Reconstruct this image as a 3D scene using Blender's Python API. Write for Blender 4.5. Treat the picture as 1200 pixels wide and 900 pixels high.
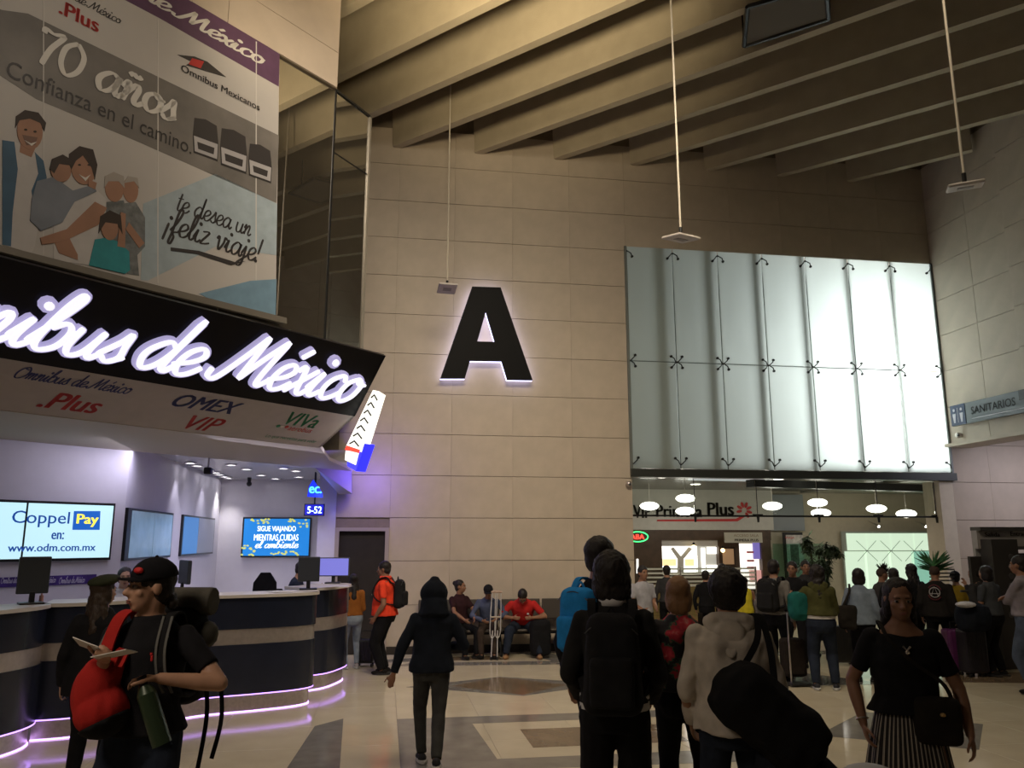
import bpy, bmesh, math, random
from mathutils import Vector, Matrix, noise
random.seed(7)
for o in list(bpy.data.objects): bpy.data.objects.remove(o)
S = bpy.context.scene
COL = S.collection
R = math.radians

# ------------------------------------------------------------ camera
FPX, PIT, YAW, CH = 930.0, math.atan(182 / 930.0), R(9), 1.93
cam_d = bpy.data.cameras.new('camera'); cam = bpy.data.objects.new('camera', cam_d); COL.objects.link(cam)
cam_d.sensor_fit = 'HORIZONTAL'; cam_d.sensor_width = 36.0; cam_d.lens = 36.0 * FPX / 1200
cam.location = (0, 0, CH); cam.rotation_euler = (R(90) + PIT, 0, -YAW)
S.camera = cam
# ------------------------------------------------------------ exposure, world, large lights
S.view_settings.view_transform = 'Standard'; S.view_settings.look = 'None'
S.view_settings.gamma = 1; S.view_settings.use_curve_mapping = False
S.view_settings.exposure = 0.0
w = bpy.data.worlds.new('world'); S.world = w; w.use_nodes = True
w.node_tree.nodes['Background'].inputs[0].default_value = (1.0, 0.86, 0.68, 1)
w.node_tree.nodes['Background'].inputs[1].default_value = 0.036

def area(name, loc, target, size, power, color, sy=None, spread=180):
    d = bpy.data.lights.new(name, 'AREA'); d.shape = 'RECTANGLE'; d.size = size; d.size_y = sy or size
    d.energy = power; d.color = color; d.spread = R(spread)
    o = bpy.data.objects.new(name, d); COL.objects.link(o); o.location = loc
    o.rotation_euler = (Vector(target) - Vector(loc)).to_track_quat('-Z', 'Y').to_euler()
    return o
def spot(name, loc, target, power, color, angle=90, blend=0.6, radius=0.08):
    d = bpy.data.lights.new(name, 'SPOT'); d.energy = power; d.color = color; d.spot_size = R(angle)
    d.spot_blend = blend; d.shadow_soft_size = radius
    o = bpy.data.objects.new(name, d); COL.objects.link(o); o.location = loc
    o.rotation_euler = (Vector(target) - Vector(loc)).to_track_quat('-Z', 'Y').to_euler()
    return o
def point(name, loc, power, color, radius=0.1):
    d = bpy.data.lights.new(name, 'POINT'); d.energy = power; d.color = color; d.shadow_soft_size = radius
    o = bpy.data.objects.new(name, d); COL.objects.link(o); o.location = loc
    return o
WARM = (1.0, 0.83, 0.62)
area('back_wall_fill', (1.2, 6.6, 8.7), (1.6, 14.3, 3.2), 4, 118, (1.0, 0.86, 0.68), 1.6, 95)  # added fill out of view, brightens the lower left of the back wall
area('floor_fill', (3.2, 6.5, 8.7), (3.4, 10.5, 0), 5, 105, WARM, 1.5, 100)  # unseen lamp added to brighten the hall floor
area('banner_fill', (0.6, 4.4, 8.2), (-3.4, 8.0, 5.8), 1.6, 26, (1.0, 0.86, 0.70), 1.2, 110)  # extra lamp added to lift the dark lower left of the banner
area('foreground_fill', (-3.6, 1.2, 5.5), (-1.6, 5.0, 1.4), 1.4, 34, (1.0, 0.82, 0.66), 1.4, 90)  # made-up warm fill for the capped man and the left foreground
spot('beam_uplight', (0.6, 6.6, 7.3), (1.3, 9.2, 10.0), 1500, (1.0, 0.80, 0.52), 85, 1.0, 0.4)
spot('beam_uplight_left', (-1.6, 7.6, 7.2), (-0.4, 10.4, 10.0), 90, (1.0, 0.80, 0.52), 110, 1.0, 0.4)
area('kiosk_room_light', (-2.2, 13.9, 3.0), (-2.4, 14.9, 0.6), 1.4, 40, (0.84, 0.80, 1.0), 2.6, 130)
area('kiosk_room_light', (-3.1, 10.3, 3.0), (-4.2, 10.2, 1.5), 1.6, 16, (0.80, 0.76, 1.0), 0.6)
area('canopy_light', (-1.4, 10.3, 3.0), (-0.2, 9.3, 0), 2.0, 22, (0.9, 0.82, 1.0), 0.8)
area('waiting_hall_light', (8.2, 17.6, 3.2), (8.2, 18.4, 0), 5.5, 70, (1.0, 0.90, 0.72), 3.0)
area('clerestory_daylight', (10.1, 16.4, 5.0), (9.9, 14.4, 5.0), 1.9, 520, (0.93, 0.98, 1.0), 3.2)
area('clerestory_daylight', (8.0, 17.6, 4.6), (8.2, 14.4, 5.0), 2.4, 24, (0.93, 0.98, 1.0), 3.0)
area('corridor_light', (12.6, 12.6, 3.7), (12.6, 13.8, 0), 2.2, 48, (0.86, 0.82, 1.0), 1.4)

# ------------------------------------------------------------ pixel rays onto real planes of the place
def ray(px, py):
    x = (px - 600) / FPX; y = (450 - py) / FPX; cp, sp = math.cos(PIT), math.sin(PIT)
    h = cp - y * sp; z = sp + y * cp; s, c = math.sin(YAW), math.cos(YAW)
    return Vector((h * s + x * c, h * c - x * s, z))
OC = Vector((0, 0, CH))
def gp(px, py, z=0.0): d = ray(px, py); return OC + d * ((z - CH) / d.z)
def yp(px, py, Y): d = ray(px, py); return OC + d * (Y / d.y)
def fwd(px, py, f):
    d = ray(px, py); return OC + d * (f / (d.x * math.sin(YAW) + d.y * math.cos(YAW)))
def skz(s, k, z): return Vector(((s + k) / 2, (s - k) / 2, z))
UD = Vector((1, 1, 0)).normalized(); ND = Vector((1, -1, 0)).normalized()

# ------------------------------------------------------------ materials
MATS = {}
def mat(name, color, rough=0.6, metal=0.0, var=0.0, scale=8.0, bump=0.0, bscale=60.0, emit=None, estr=0.0, spec=0.5, trans=0.0, ior=1.45, coat=0.0, stretch=None):
    if name in MATS: return MATS[name]
    m = bpy.data.materials.new(name); m.use_nodes = True; nt = m.node_tree; b = nt.nodes['Principled BSDF']
    c = (color[0], color[1], color[2], 1)
    b.inputs['Base Color'].default_value = c; b.inputs['Roughness'].default_value = rough
    b.inputs['Metallic'].default_value = metal; b.inputs['Specular IOR Level'].default_value = spec
    b.inputs['Transmission Weight'].default_value = trans; b.inputs['IOR'].default_value = ior
    b.inputs['Coat Weight'].default_value = coat
    if emit: b.inputs['Emission Color'].default_value = (*emit, 1); b.inputs['Emission Strength'].default_value = estr
    tc = nt.nodes.new('ShaderNodeTexCoord'); src = tc.outputs['Object']
    if stretch:
        mp = nt.nodes.new('ShaderNodeMapping'); mp.inputs['Scale'].default_value = stretch
        nt.links.new(src, mp.inputs['Vector']); src = mp.outputs['Vector']
    if var > 0:
        n = nt.nodes.new('ShaderNodeTexNoise'); n.inputs['Scale'].default_value = scale; n.inputs['Detail'].default_value = 5
        nt.links.new(src, n.inputs['Vector'])
        r = nt.nodes.new('ShaderNodeValToRGB')
        r.color_ramp.elements[0].position = 0.3; r.color_ramp.elements[1].position = 0.7
        r.color_ramp.elements[0].color = tuple(max(0, v * (1 - var)) for v in color) + (1,)
        r.color_ramp.elements[1].color = tuple(min(1, v * (1 + var)) for v in color) + (1,)
        nt.links.new(n.outputs['Fac'], r.inputs['Fac']); nt.links.new(r.outputs['Color'], b.inputs['Base Color'])
    if bump > 0:
        n2 = nt.nodes.new('ShaderNodeTexNoise'); n2.inputs['Scale'].default_value = bscale; n2.inputs['Detail'].default_value = 4
        nt.links.new(src, n2.inputs['Vector'])
        bp = nt.nodes.new('ShaderNodeBump'); bp.inputs['Strength'].default_value = bump; bp.inputs['Distance'].default_value = 0.01
        nt.links.new(n2.outputs['Fac'], bp.inputs['Height']); nt.links.new(bp.outputs['Normal'], b.inputs['Normal'])
    MATS[name] = m; return m
def emis(name, color, strength):
    if name in MATS: return MATS[name]
    m = bpy.data.materials.new(name); m.use_nodes = True; nt = m.node_tree; b = nt.nodes['Principled BSDF']
    b.inputs['Base Color'].default_value = (*[v * 0.3 for v in color], 1)
    b.inputs['Emission Color'].default_value = (*color, 1); b.inputs['Emission Strength'].default_value = strength
    b.inputs['Roughness'].default_value = 0.5
    MATS[name] = m; return m
def cloth(name, color, var=0.18, scale=14, bump=0.35): return mat(name, color, 0.9, 0, var, scale, bump, 220, spec=0.15)

def glass_mat(name, tint, gloss, rough=0.0, base=None, facing=0.0):
    if name in MATS: return MATS[name]
    m = bpy.data.materials.new(name); m.use_nodes = True; nt = m.node_tree; nt.nodes.remove(nt.nodes['Principled BSDF'])
    out = nt.nodes['Material Output']; g = nt.nodes.new('ShaderNodeBsdfGlossy'); g.inputs['Roughness'].default_value = rough
    g.inputs['Color'].default_value = (1, 1, 1, 1)
    if base is not None: t = nt.nodes.new('ShaderNodeBsdfDiffuse'); t.inputs['Color'].default_value = (*base, 1)
    else: t = nt.nodes.new('ShaderNodeBsdfTransparent'); t.inputs['Color'].default_value = (*tint, 1)
    lw = nt.nodes.new('ShaderNodeLayerWeight'); lw.inputs['Blend'].default_value = 0.25
    mr = nt.nodes.new('ShaderNodeMapRange'); mr.inputs['To Min'].default_value = gloss; mr.inputs['To Max'].default_value = 0.9
    nt.links.new(lw.outputs['Fresnel'], mr.inputs['Value'])
    mx = nt.nodes.new('ShaderNodeMixShader'); nt.links.new(mr.outputs['Result'], mx.inputs['Fac'])
    nt.links.new(t.outputs[0], mx.inputs[1]); nt.links.new(g.outputs[0], mx.inputs[2]); nt.links.new(mx.outputs[0], out.inputs['Surface'])
    MATS[name] = m; return m
def frosted():
    if 'frosted_glass' in MATS: return MATS['frosted_glass']
    m = bpy.data.materials.new('frosted_glass'); m.use_nodes = True; nt = m.node_tree; nt.nodes.remove(nt.nodes['Principled BSDF'])
    out = nt.nodes['Material Output']
    t = nt.nodes.new('ShaderNodeBsdfTranslucent'); t.inputs['Color'].default_value = (0.84, 0.87, 0.84, 1)
    d = nt.nodes.new('ShaderNodeBsdfDiffuse'); d.inputs['Color'].default_value = (0.36, 0.39, 0.34, 1)
    g = nt.nodes.new('ShaderNodeBsdfGlossy'); g.inputs['Roughness'].default_value = 0.25
    n = nt.nodes.new('ShaderNodeTexNoise'); n.inputs['Scale'].default_value = 1.2
    r = nt.nodes.new('ShaderNodeMapRange'); r.inputs['To Min'].default_value = 0.25; r.inputs['To Max'].default_value = 0.42
    nt.links.new(n.outputs['Fac'], r.inputs['Value'])
    a = nt.nodes.new('ShaderNodeMixShader'); nt.links.new(r.outputs['Result'], a.inputs['Fac'])
    nt.links.new(t.outputs[0], a.inputs[1]); nt.links.new(d.outputs[0], a.inputs[2])
    b = nt.nodes.new('ShaderNodeMixShader'); b.inputs['Fac'].default_value = 0.05
    nt.links.new(a.outputs[0], b.inputs[1]); nt.links.new(g.outputs[0], b.inputs[2]); nt.links.new(b.outputs[0], out.inputs['Surface'])
    MATS['frosted_glass'] = m; return m

# ------------------------------------------------------------ object helpers (all geometry is built in world coordinates)
WM = {}
def thing(name, label, cat, base, group=None, az=0.0):
    o = bpy.data.objects.new(name, None); COL.objects.link(o); o.empty_display_size = 0.1
    M = Matrix.Translation(Vector(base)) @ Matrix.Rotation(-az, 4, 'Z'); o.matrix_world = M; WM[o.name] = M
    o['label'] = label; o['category'] = cat
    if group: o['group'] = group
    return o
def to_mesh(bm, name, M, smooth=None):
    bm.transform(M.inverted())
    bmesh.ops.recalc_face_normals(bm, faces=bm.faces[:])
    me = bpy.data.meshes.new(name); bm.to_mesh(me); bm.free()
    if smooth is not None:
        me.shade_smooth() if smooth >= 180 else me.set_sharp_from_angle(angle=R(smooth)) if False else None
        for p in me.polygons: p.use_smooth = True
        if smooth < 180: me.set_sharp_from_angle(angle=R(smooth))
    return me
def obj(name, bm, m, parent=None, label=None, smooth=None, base=None):
    if parent is not None: M = WM[parent.name]
    else:
        if base is None:
            vs = [v.co for v in bm.verts]
            mn = [min(v[i] for v in vs) for i in range(3)]; mx = [max(v[i] for v in vs) for i in range(3)]
            base = ((mn[0] + mx[0]) / 2, (mn[1] + mx[1]) / 2, mn[2])
        M = Matrix.Translation(Vector(base))
    me = to_mesh(bm, name, M, smooth)
    o = bpy.data.objects.new(name, me); COL.objects.link(o)
    if m is not None: me.materials.append(m)
    if parent is not None: o.parent = parent; WM[o.name] = M
    else: o.matrix_world = M; WM[o.name] = M
    if label: o['label'] = label
    return o
def tag(o, label, cat, group=None):
    o['label'] = label; o['category'] = cat
    if group: o['group'] = group
    return o
def struct(name, bm, m, smooth=None):
    o = obj(name, bm, m, None, None, smooth); o['kind'] = 'structure'; return o
NB = bmesh.new
def box(bm, c, s, rot=None, bev=0.0):
    M = Matrix.Translation(Vector(c)) @ (rot.to_4x4() if rot is not None else Matrix.Identity(4)) @ Matrix.Diagonal((s[0], s[1], s[2], 1))
    g = bmesh.ops.create_cube(bm, size=1, matrix=M)
    if bev > 0:
        es = set(e for v in g['verts'] for e in v.link_edges)
        bmesh.ops.bevel(bm, geom=list(es), offset=bev, segments=2, affect='EDGES', profile=0.5)
    return bm
def bx(x0, x1, y0, y1, z0, z1, bev=0.0):
    return box(NB(), ((x0 + x1) / 2, (y0 + y1) / 2, (z0 + z1) / 2), (x1 - x0, y1 - y0, z1 - z0), None, bev)
def frust(bm, a, b, ra, rb, n=12, caps=True):
    a = Vector(a); b = Vector(b); d = b - a; L = d.length
    if L < 1e-6: return
    q = d.to_track_quat('Z', 'Y').to_matrix().to_4x4()
    bmesh.ops.create_cone(bm, cap_ends=True, segments=n, radius1=ra, radius2=rb, depth=L, matrix=Matrix.Translation((a + b) / 2) @ q)
def ell(bm, c, r, rot=None, sub=2):
    if not hasattr(r, '__len__'): r = (r, r, r)
    M = Matrix.Translation(Vector(c)) @ (rot.to_4x4() if rot is not None else Matrix.Identity(4)) @ Matrix.Diagonal((r[0], r[1], r[2], 1))
    bmesh.ops.create_icosphere(bm, subdivisions=sub, radius=1, matrix=M)
def caps(bm, a, b, ra, rb, n=12):
    frust(bm, a, b, ra, rb, n); ell(bm, a, ra); ell(bm, b, rb)
def loft(bm, rings, closed=True):
    vs = [[bm.verts.new(p) for p in r] for r in rings]; n = len(rings[0])
    for i in range(len(vs) - 1):
        for j in range(n):
            k = (j + 1) % n
            bm.faces.new((vs[i][j], vs[i][k], vs[i + 1][k], vs[i + 1][j]))
    if closed: bm.faces.new(list(reversed(vs[0]))); bm.faces.new(vs[-1])
def prism(pts, up, bm=None):
    bm = bm or NB(); up = Vector(up)
    a = [bm.verts.new(Vector(p)) for p in pts]; b = [bm.verts.new(Vector(p) + up) for p in pts]
    f1 = bm.faces.new(a); f2 = bm.faces.new(list(reversed(b)))
    n = len(pts)
    for i in range(n): bm.faces.new((a[i], a[(i + 1) % n], b[(i + 1) % n], b[i]))
    return bm
def tube(bm, pts, r, n=8):
    pts = [Vector(p) for p in pts]; rings = []
    for i, p in enumerate(pts):
        t = (pts[min(i + 1, len(pts) - 1)] - pts[max(i - 1, 0)]).normalized()
        ref = Vector((0, 0, 1)) if abs(t.z) < 0.9 else Vector((0, 1, 0))
        u = t.cross(ref).normalized(); v = t.cross(u)
        rr = r[i] if hasattr(r, '__len__') else r
        rings.append([p + (u * math.cos(2 * math.pi * j / n) + v * math.sin(2 * math.pi * j / n)) * rr for j in range(n)])
    loft(bm, rings)
def strapmesh(bm, pts, width, thick, side):
    # flat band along pts; side(i) gives width direction
    pts = [Vector(p) for p in pts]; rings = []
    for i, p in enumerate(pts):
        t = (pts[min(i + 1, len(pts) - 1)] - pts[max(i - 1, 0)]).normalized()
        s = Vector(side); s = (s - t * s.dot(t)).normalized(); nrm = t.cross(s)
        rings.append([p + s * width / 2 + nrm * thick / 2, p - s * width / 2 + nrm * thick / 2, p - s * width / 2 - nrm * thick / 2, p + s * width / 2 - nrm * thick / 2])
    loft(bm, rings)
def crom(pts, n=8, closed=False):
    P = [Vector(p) for p in pts]; out = []
    m = len(P); rng = m if closed else m - 1
    for i in range(rng):
        if closed: p0, p1, p2, p3 = P[(i - 1) % m], P[i], P[(i + 1) % m], P[(i + 2) % m]
        else: p0, p1, p2, p3 = P[max(i - 1, 0)], P[i], P[i + 1], P[min(i + 2, m - 1)]
        for k in range(n):
            t = k / n
            out.append(0.5 * ((2 * p1) + (p2 - p0) * t + (2 * p0 - 5 * p1 + 4 * p2 - p3) * t * t + (3 * p1 - p0 - 3 * p2 + p3) * t ** 3))
    if not closed: out.append(P[-1])
    return out
def remesh(bm, voxel, smooth=4, disp=None):
    me = bpy.data.meshes.new('tmp'); bm.to_mesh(me); bm.free()
    o = bpy.data.objects.new('tmp', me); COL.objects.link(o)
    md = o.modifiers.new('r', 'REMESH'); md.mode = 'VOXEL'; md.voxel_size = voxel
    if smooth: s = o.modifiers.new('s', 'SMOOTH'); s.iterations = smooth; s.factor = 0.5
    dg = bpy.context.evaluated_depsgraph_get(); me2 = bpy.data.meshes.new_from_object(o.evaluated_get(dg))
    b = NB(); b.from_mesh(me2)
    bpy.data.objects.remove(o); bpy.data.meshes.remove(me); bpy.data.meshes.remove(me2)
    if disp:
        b.normal_update()
        mv = [(v, v.co + v.normal * disp(v.co)) for v in b.verts]
        for v, c in mv: v.co = c
    return b
def mul(bm, M): bm.transform(M); return bm

# ------------------------------------------------------------ frames: flat faces that carry print or lettering
class Frame:
    def __init__(s, P0, U, V):
        s.P = Vector(P0); s.U = Vector(U).normalized(); s.V = Vector(V).normalized(); s.N = s.U.cross(s.V).normalized()
    def px(s, x, y):
        d = ray(x, y); t = (s.P - OC).dot(s.N) / d.dot(s.N); q = OC + d * t - s.P
        return q.dot(s.U), q.dot(s.V)
    def w(s, u, v, n=0.0): return s.P + s.U * u + s.V * v + s.N * n
    def poly(s, pts, n0, n1, bm=None): return prism([s.w(u, v, n0) for u, v in pts], s.N * (n1 - n0), bm)
    def ppoly(s, pxs, n0, n1, bm=None): return s.poly([s.px(*p) for p in pxs], n0, n1, bm)
    def rect(s, u0, u1, v0, v1, n0, n1): return s.poly([(u0, v0), (u1, v0), (u1, v1), (u0, v1)], n0, n1)
    def M(s, u, v, n): 
        m = Matrix((s.U, s.V, s.N)).transposed().to_4x4(); m.translation = s.w(u, v, n); return m
def text(fr, txt, name, m, parent, u0, v0, width, height, n=0.002, bold=0.0, ext=0.0, shear=0.0):
    c = bpy.data.curves.new('t', 'FONT'); c.body = txt; c.extrude = 0.0; c.shear = shear; c.resolution_u = 3
    o = bpy.data.objects.new('t', c); COL.objects.link(o)
    dg = bpy.context.evaluated_depsgraph_get(); me = bpy.data.meshes.new_from_object(o.evaluated_get(dg))
    bm = NB(); bm.from_mesh(me); bpy.data.objects.remove(o); bpy.data.meshes.remove(me)
    if bold > 0:
        src = bmesh.ops.duplicate(bm, geom=bm.faces[:])['geom']; bo_ = bold * 1.6
        for e in src:
            if isinstance(e, bmesh.types.BMVert): e.co.x += bo_; e.co.y += bo_ * .4
        src = bmesh.ops.duplicate(bm, geom=[f for f in src if isinstance(f, bmesh.types.BMFace)])['geom']
        for e in src:
            if isinstance(e, bmesh.types.BMVert): e.co.x += bo_; e.co.y -= bo_ * .4
    xs = [v.co.x for v in bm.verts]; ys = [v.co.y for v in bm.verts]
    x0, x1, y0, y1 = min(xs), max(xs), min(ys), max(ys)
    if any(ch in txt for ch in 'gjpqy,'): y0 = 0.0 if False else y0
    sx = width / (x1 - x0); sy = height / (y1 - y0)
    for v in bm.verts: v.co = Vector(((v.co.x - x0) * sx, (v.co.y - y0) * sy, 0))
    if ext > 0:
        r = bmesh.ops.extrude_face_region(bm, geom=bm.faces[:])
        for e in r['geom']:
            if isinstance(e, bmesh.types.BMVert): e.co.z += ext
    bm.transform(fr.M(u0, v0, n))
    return obj(name, bm, m, parent)
def ptext(fr, txt, name, m, parent, p0, p1, hpx, **k):
    # p0 / p1: pixels of the lower left and lower right corner, hpx: height in pixels at the middle
    a = fr.px(*p0); b = fr.px(*p1); mid = ((p0[0] + p1[0]) / 2, (p0[1] + p1[1]) / 2)
    h = abs(fr.px(mid[0], mid[1] - hpx)[1] - fr.px(*mid)[1])
    return text(fr, txt, name, m, parent, a[0], (a[1] + b[1]) / 2, b[0] - a[0], h, **k)
# a hand-drawn cursive stroke alphabet (x-height 1)
G = {
 'a': (1.02, [[(.75,.85),(.45,1),(.12,.7),(.05,.35),(.25,0),(.55,.15),(.75,.6),(.78,.95),(.74,.3),(.88,0),(1.1,.25)]]),
 'b': (.92, [[(-.1,.2),(.2,1.1),(.36,1.8),(.24,1.95),(.12,1.4),(.1,.35),(.32,0),(.68,.2),(.74,.7),(.5,.98),(.2,.75)],[(.72,.7),(.95,.75)]]),
 'c': (.80, [[(.72,.75),(.5,1),(.15,.75),(.08,.35),(.3,0),(.6,.08),(.88,.35)]]),
 'd': (1.02, [[(.75,.8),(.45,1),(.12,.7),(.05,.35),(.25,0),(.55,.15),(.75,.7),(.85,1.95)],[(.82,1.9),(.76,.3),(.9,0),(1.1,.25)]]),
 'e': (.80, [[(-.05,.3),(.45,.48),(.68,.75),(.48,1),(.18,.8),(.1,.35),(.3,0),(.6,.05),(.88,.35)]]),
 'f': (.62, [[(0,.2),(.35,.9),(.55,1.7),(.42,1.95),(.25,1.6),(.2,.2),(.12,-.6),(.3,-.7),(.4,-.2),(.25,.1),(.65,.25)]]),
 'g': (.95, [[(.75,.85),(.45,1),(.12,.7),(.05,.35),(.25,0),(.55,.15),(.75,.9),(.72,-.4),(.4,-.75),(.2,-.5),(.95,.2)]]),
 'i': (.55, [[(-.05,.25),(.2,.95)],[(.2,.95),(.14,.3),(.3,0),(.6,.25)],[(.26,1.4),(.28,1.42)]]),
 'j': (.5, [[(-.05,.25),(.25,.95)],[(.25,.95),(.2,-.4),(-.05,-.72),(-.2,-.5),(.55,.25)],[(.3,1.4),(.32,1.42)]]),
 'l': (.5, [[(-.05,.25),(.3,1),(.42,1.8),(.28,1.95),(.15,1.4),(.13,.3),(.3,0),(.55,.25)]]),
 'm': (1.22, [[(-.05,.6),(.12,.98),(.16,.7),(.1,0)],[(.1,.3),(.38,.95),(.52,.75),(.46,0)],[(.46,.3),(.78,.95),(.92,.75),(.86,.2),(1,0),(1.25,.25)]]),
 'n': (.90, [[(-.05,.6),(.12,.98),(.16,.7),(.1,0)],[(.1,.3),(.45,.95),(.6,.75),(.54,.2),(.68,0),(.93,.25)]]),
 'o': (.80, [[(.42,1),(.1,.75),(.08,.3),(.35,0),(.68,.25),(.7,.75),(.42,1),(.55,.78),(.88,.8)]]),
 'r': (.62, [[(-.05,.25),(.2,1.05),(.3,.85),(.5,.9),(.42,.3),(.5,0),(.7,.25)]]),
 's': (.66, [[(-.05,.2),(.3,.75),(.42,1.05),(.5,.6),(.58,.2),(.32,0),(.08,.18)],[(.4,.02),(.72,.25)]]),
 't': (.52, [[(.22,1.6),(.14,.3),(.3,0),(.58,.25)],[(-.08,1.1),(.5,1.15)]]),
 'u': (.95, [[(.02,.95),(.02,.3),(.22,0),(.52,.2),(.66,.95)],[(.66,.95),(.62,.3),(.76,0),(1.0,.25)]]),
 'v': (.80, [[(-.05,.75),(.12,.98),(.28,0),(.58,.5),(.64,1),(.85,.85)]]),
 'x': (.82, [[(-.02,.8),(.18,1),(.5,.1),(.72,0),(.9,.25)],[(.74,.98),(.4,.5),(.02,0)]]),
 'z': (.78, [[(.05,.9),(.6,.95),(.1,.08),(.4,.05),(.82,.2)]]),
 'M': (1.75, [[(-.35,.35),(-.3,.05),(0,.05),(.35,.9),(.62,1.75)],[(.62,1.75),(.68,.9),(.72,.12)],[(.72,.12),(1.05,1.0),(1.4,1.75)],[(1.4,1.75),(1.38,.4),(1.5,0),(1.8,.3)]]),
 'O': (1.5, [[(.9,1.7),(.4,1.5),(.1,.8),(.3,.1),(.8,-.02),(1.3,.5),(1.3,1.2),(.9,1.7),(.6,1.45),(1.1,1.3)]]),
 '7': (1.0, [[(.1,1.5),(.12,1.75),(.5,1.65),(.95,1.75),(.55,.9),(.35,0)]]),
 '0': (1.15, [[(.6,1.75),(.15,1.3),(.1,.5),(.45,0),(.9,.4),(1,1.2),(.6,1.75)]]),
 '!': (.4, [[(.25,1.9),(.15,.6)],[(.1,.05),(.12,.07)]]),
 '¡': (.4, [[(.15,.7),(.05,-.6)],[(.2,1.1),(.22,1.12)]]),
 ' ': (.6, []),
}
G['é'] = (G['e'][0], G['e'][1] + [[(.5,1.3),(.75,1.65)]])
G['ñ'] = (G['n'][0], G['n'][1] + [[(.05,1.3),(.2,1.45),(.4,1.3),(.55,1.45)]])
def ribbons(txt, wth, slant=0.25, contrast=0.45, depth=0.0):
    """list of (bmesh per letter in unit space), total width"""
    x = 0; out = []
    for ch in txt:
        adv, strokes = G[ch]; bm = NB()
        for st in strokes:
            pts = crom([(p[0], p[1], 0) for p in st], 6)
            pts = [Vector((x + p.x + slant * p.y, p.y, 0)) for p in pts]
            n = len(pts); L = []; Rr = []
            dotlike = len(st) == 2 and (pts[-1] - pts[0]).length < 0.08
            if dotlike:
                c = pts[0]; vs = [Vector((c.x + wth * .75 * math.cos(a * math.pi / 5), c.y + wth * .75 * math.sin(a * math.pi / 5), 0)) for a in range(10)]
                prism([(v.x, v.y, 0) for v in vs], (0, 0, max(depth, 1e-4)), bm); continue
            for i, p in enumerate(pts):
                t = (pts[min(i + 1, n - 1)] - pts[max(i - 1, 0)])
                t = t.normalized() if t.length > 1e-6 else Vector((1, 0, 0))
                nr = Vector((-t.y, t.x, 0)); ww = wth * 0.5 * (contrast + (1 - contrast) * abs(t.y))
                if i in (0, n - 1): ww *= 0.7
                L.append(p + nr * ww); Rr.append(p - nr * ww)
            va = [bm.verts.new(p) for p in L]; vb = [bm.verts.new(p) for p in Rr]
            if depth > 0:
                vc = [bm.verts.new(p + Vector((0, 0, depth))) for p in L]; vd = [bm.verts.new(p + Vector((0, 0, depth))) for p in Rr]
                for i in range(n - 1):
                    bm.faces.new((vc[i], vc[i + 1], vd[i + 1], vd[i])); bm.faces.new((va[i], va[i + 1], vc[i + 1], vc[i]))
                    bm.faces.new((vd[i], vd[i + 1], vb[i + 1], vb[i]))
                bm.faces.new((va[0], vc[0], vd[0], vb[0])); bm.faces.new((va[-1], vb[-1], vd[-1], vc[-1]))
            else:
                for i in range(n - 1): bm.faces.new((va[i], va[i + 1], vb[i + 1], vb[i]))
        out.append((ch, bm)); x += adv
    return out, x
def cursive(fr, txt, name, m, parent, u0, v0, width, xh, n=0.002, wth=0.2, slant=0.25, depth=0.0, contrast=0.45, split=False, m2=None):
    xh = abs(xh); lets, tot = ribbons(txt, wth, slant, contrast, depth / xh if depth else 0.0)
    sx = width / tot; M = fr.M(u0, v0, n) @ Matrix.Diagonal((sx, xh, xh if depth else 1, 1)); res = []
    if split:
        for ch, bm in lets:
            if not bm.verts: continue
            bm.transform(M); res.append(obj(name, bm, m, parent))
        return res
    al = NB()
    for ch, bm in lets:
        me = bpy.data.meshes.new('t'); bm.to_mesh(me); bm.free(); al.from_mesh(me); bpy.data.meshes.remove(me)
    al.transform(M); return obj(name, al, m, parent)
def pcursive(fr, txt, name, m, parent, p0, p1, xhpx, **k):
    a = fr.px(*p0); b = fr.px(*p1); mid = ((p0[0] + p1[0]) / 2, (p0[1] + p1[1]) / 2)
    h = abs(fr.px(mid[0], mid[1] - xhpx)[1] - fr.px(*mid)[1])
    return cursive(fr, txt, name, m, parent, a[0], (a[1] + b[1]) / 2, b[0] - a[0], h, **k)

# ============================================================ STRUCTURE
stone = mat('wall_stone', (0.47, 0.40, 0.31), 0.55, 0, 0.07, 3, 0.12, 120)
joint = mat('wall_joint', (0.22, 0.18, 0.13), 0.9, 0, 0.1)
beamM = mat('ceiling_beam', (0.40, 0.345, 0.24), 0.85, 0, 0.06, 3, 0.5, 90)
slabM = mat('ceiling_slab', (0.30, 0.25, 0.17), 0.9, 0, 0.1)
tileM = mat('floor_tile', (0.60, 0.53, 0.38), 0.10, 0, 0.06, 2.5, 0.0, spec=0.6)
tile2M = mat('floor_tile_light', (0.62, 0.55, 0.40), 0.13, 0, 0.06, 2.5, spec=0.6)
groutM = mat('floor_grout', (0.30, 0.26, 0.19), 0.4)
greyI = mat('inlay_grey', (0.22, 0.21, 0.185), 0.12, 0, 0.15, 5, spec=0.6)
brownI = mat('inlay_brown', (0.20, 0.145, 0.09), 0.12, 0, 0.2, 5, spec=0.6)
steel = mat('brushed_steel', (0.62, 0.58, 0.54), 0.28, 1.0, 0.1, 30, 0.1, 200)
darkM = mat('dark_metal', (0.03, 0.03, 0.03), 0.4, 0.6)
whiteP = mat('white_paint', (0.62, 0.60, 0.62), 0.6, 0, 0.03)
kioskW = mat('kiosk_wall', (0.60, 0.58, 0.64), 0.45, 0, 0.02)
creamP = mat('cream_paint', (0.60, 0.54, 0.42), 0.7, 0, 0.04)
blackP = mat('black_plastic', (0.012, 0.012, 0.013), 0.35)
doorM = mat('door_dark', (0.018, 0.014, 0.010), 0.5, 0, 0.2)
WY, WX = 14.32, 11.17
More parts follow.
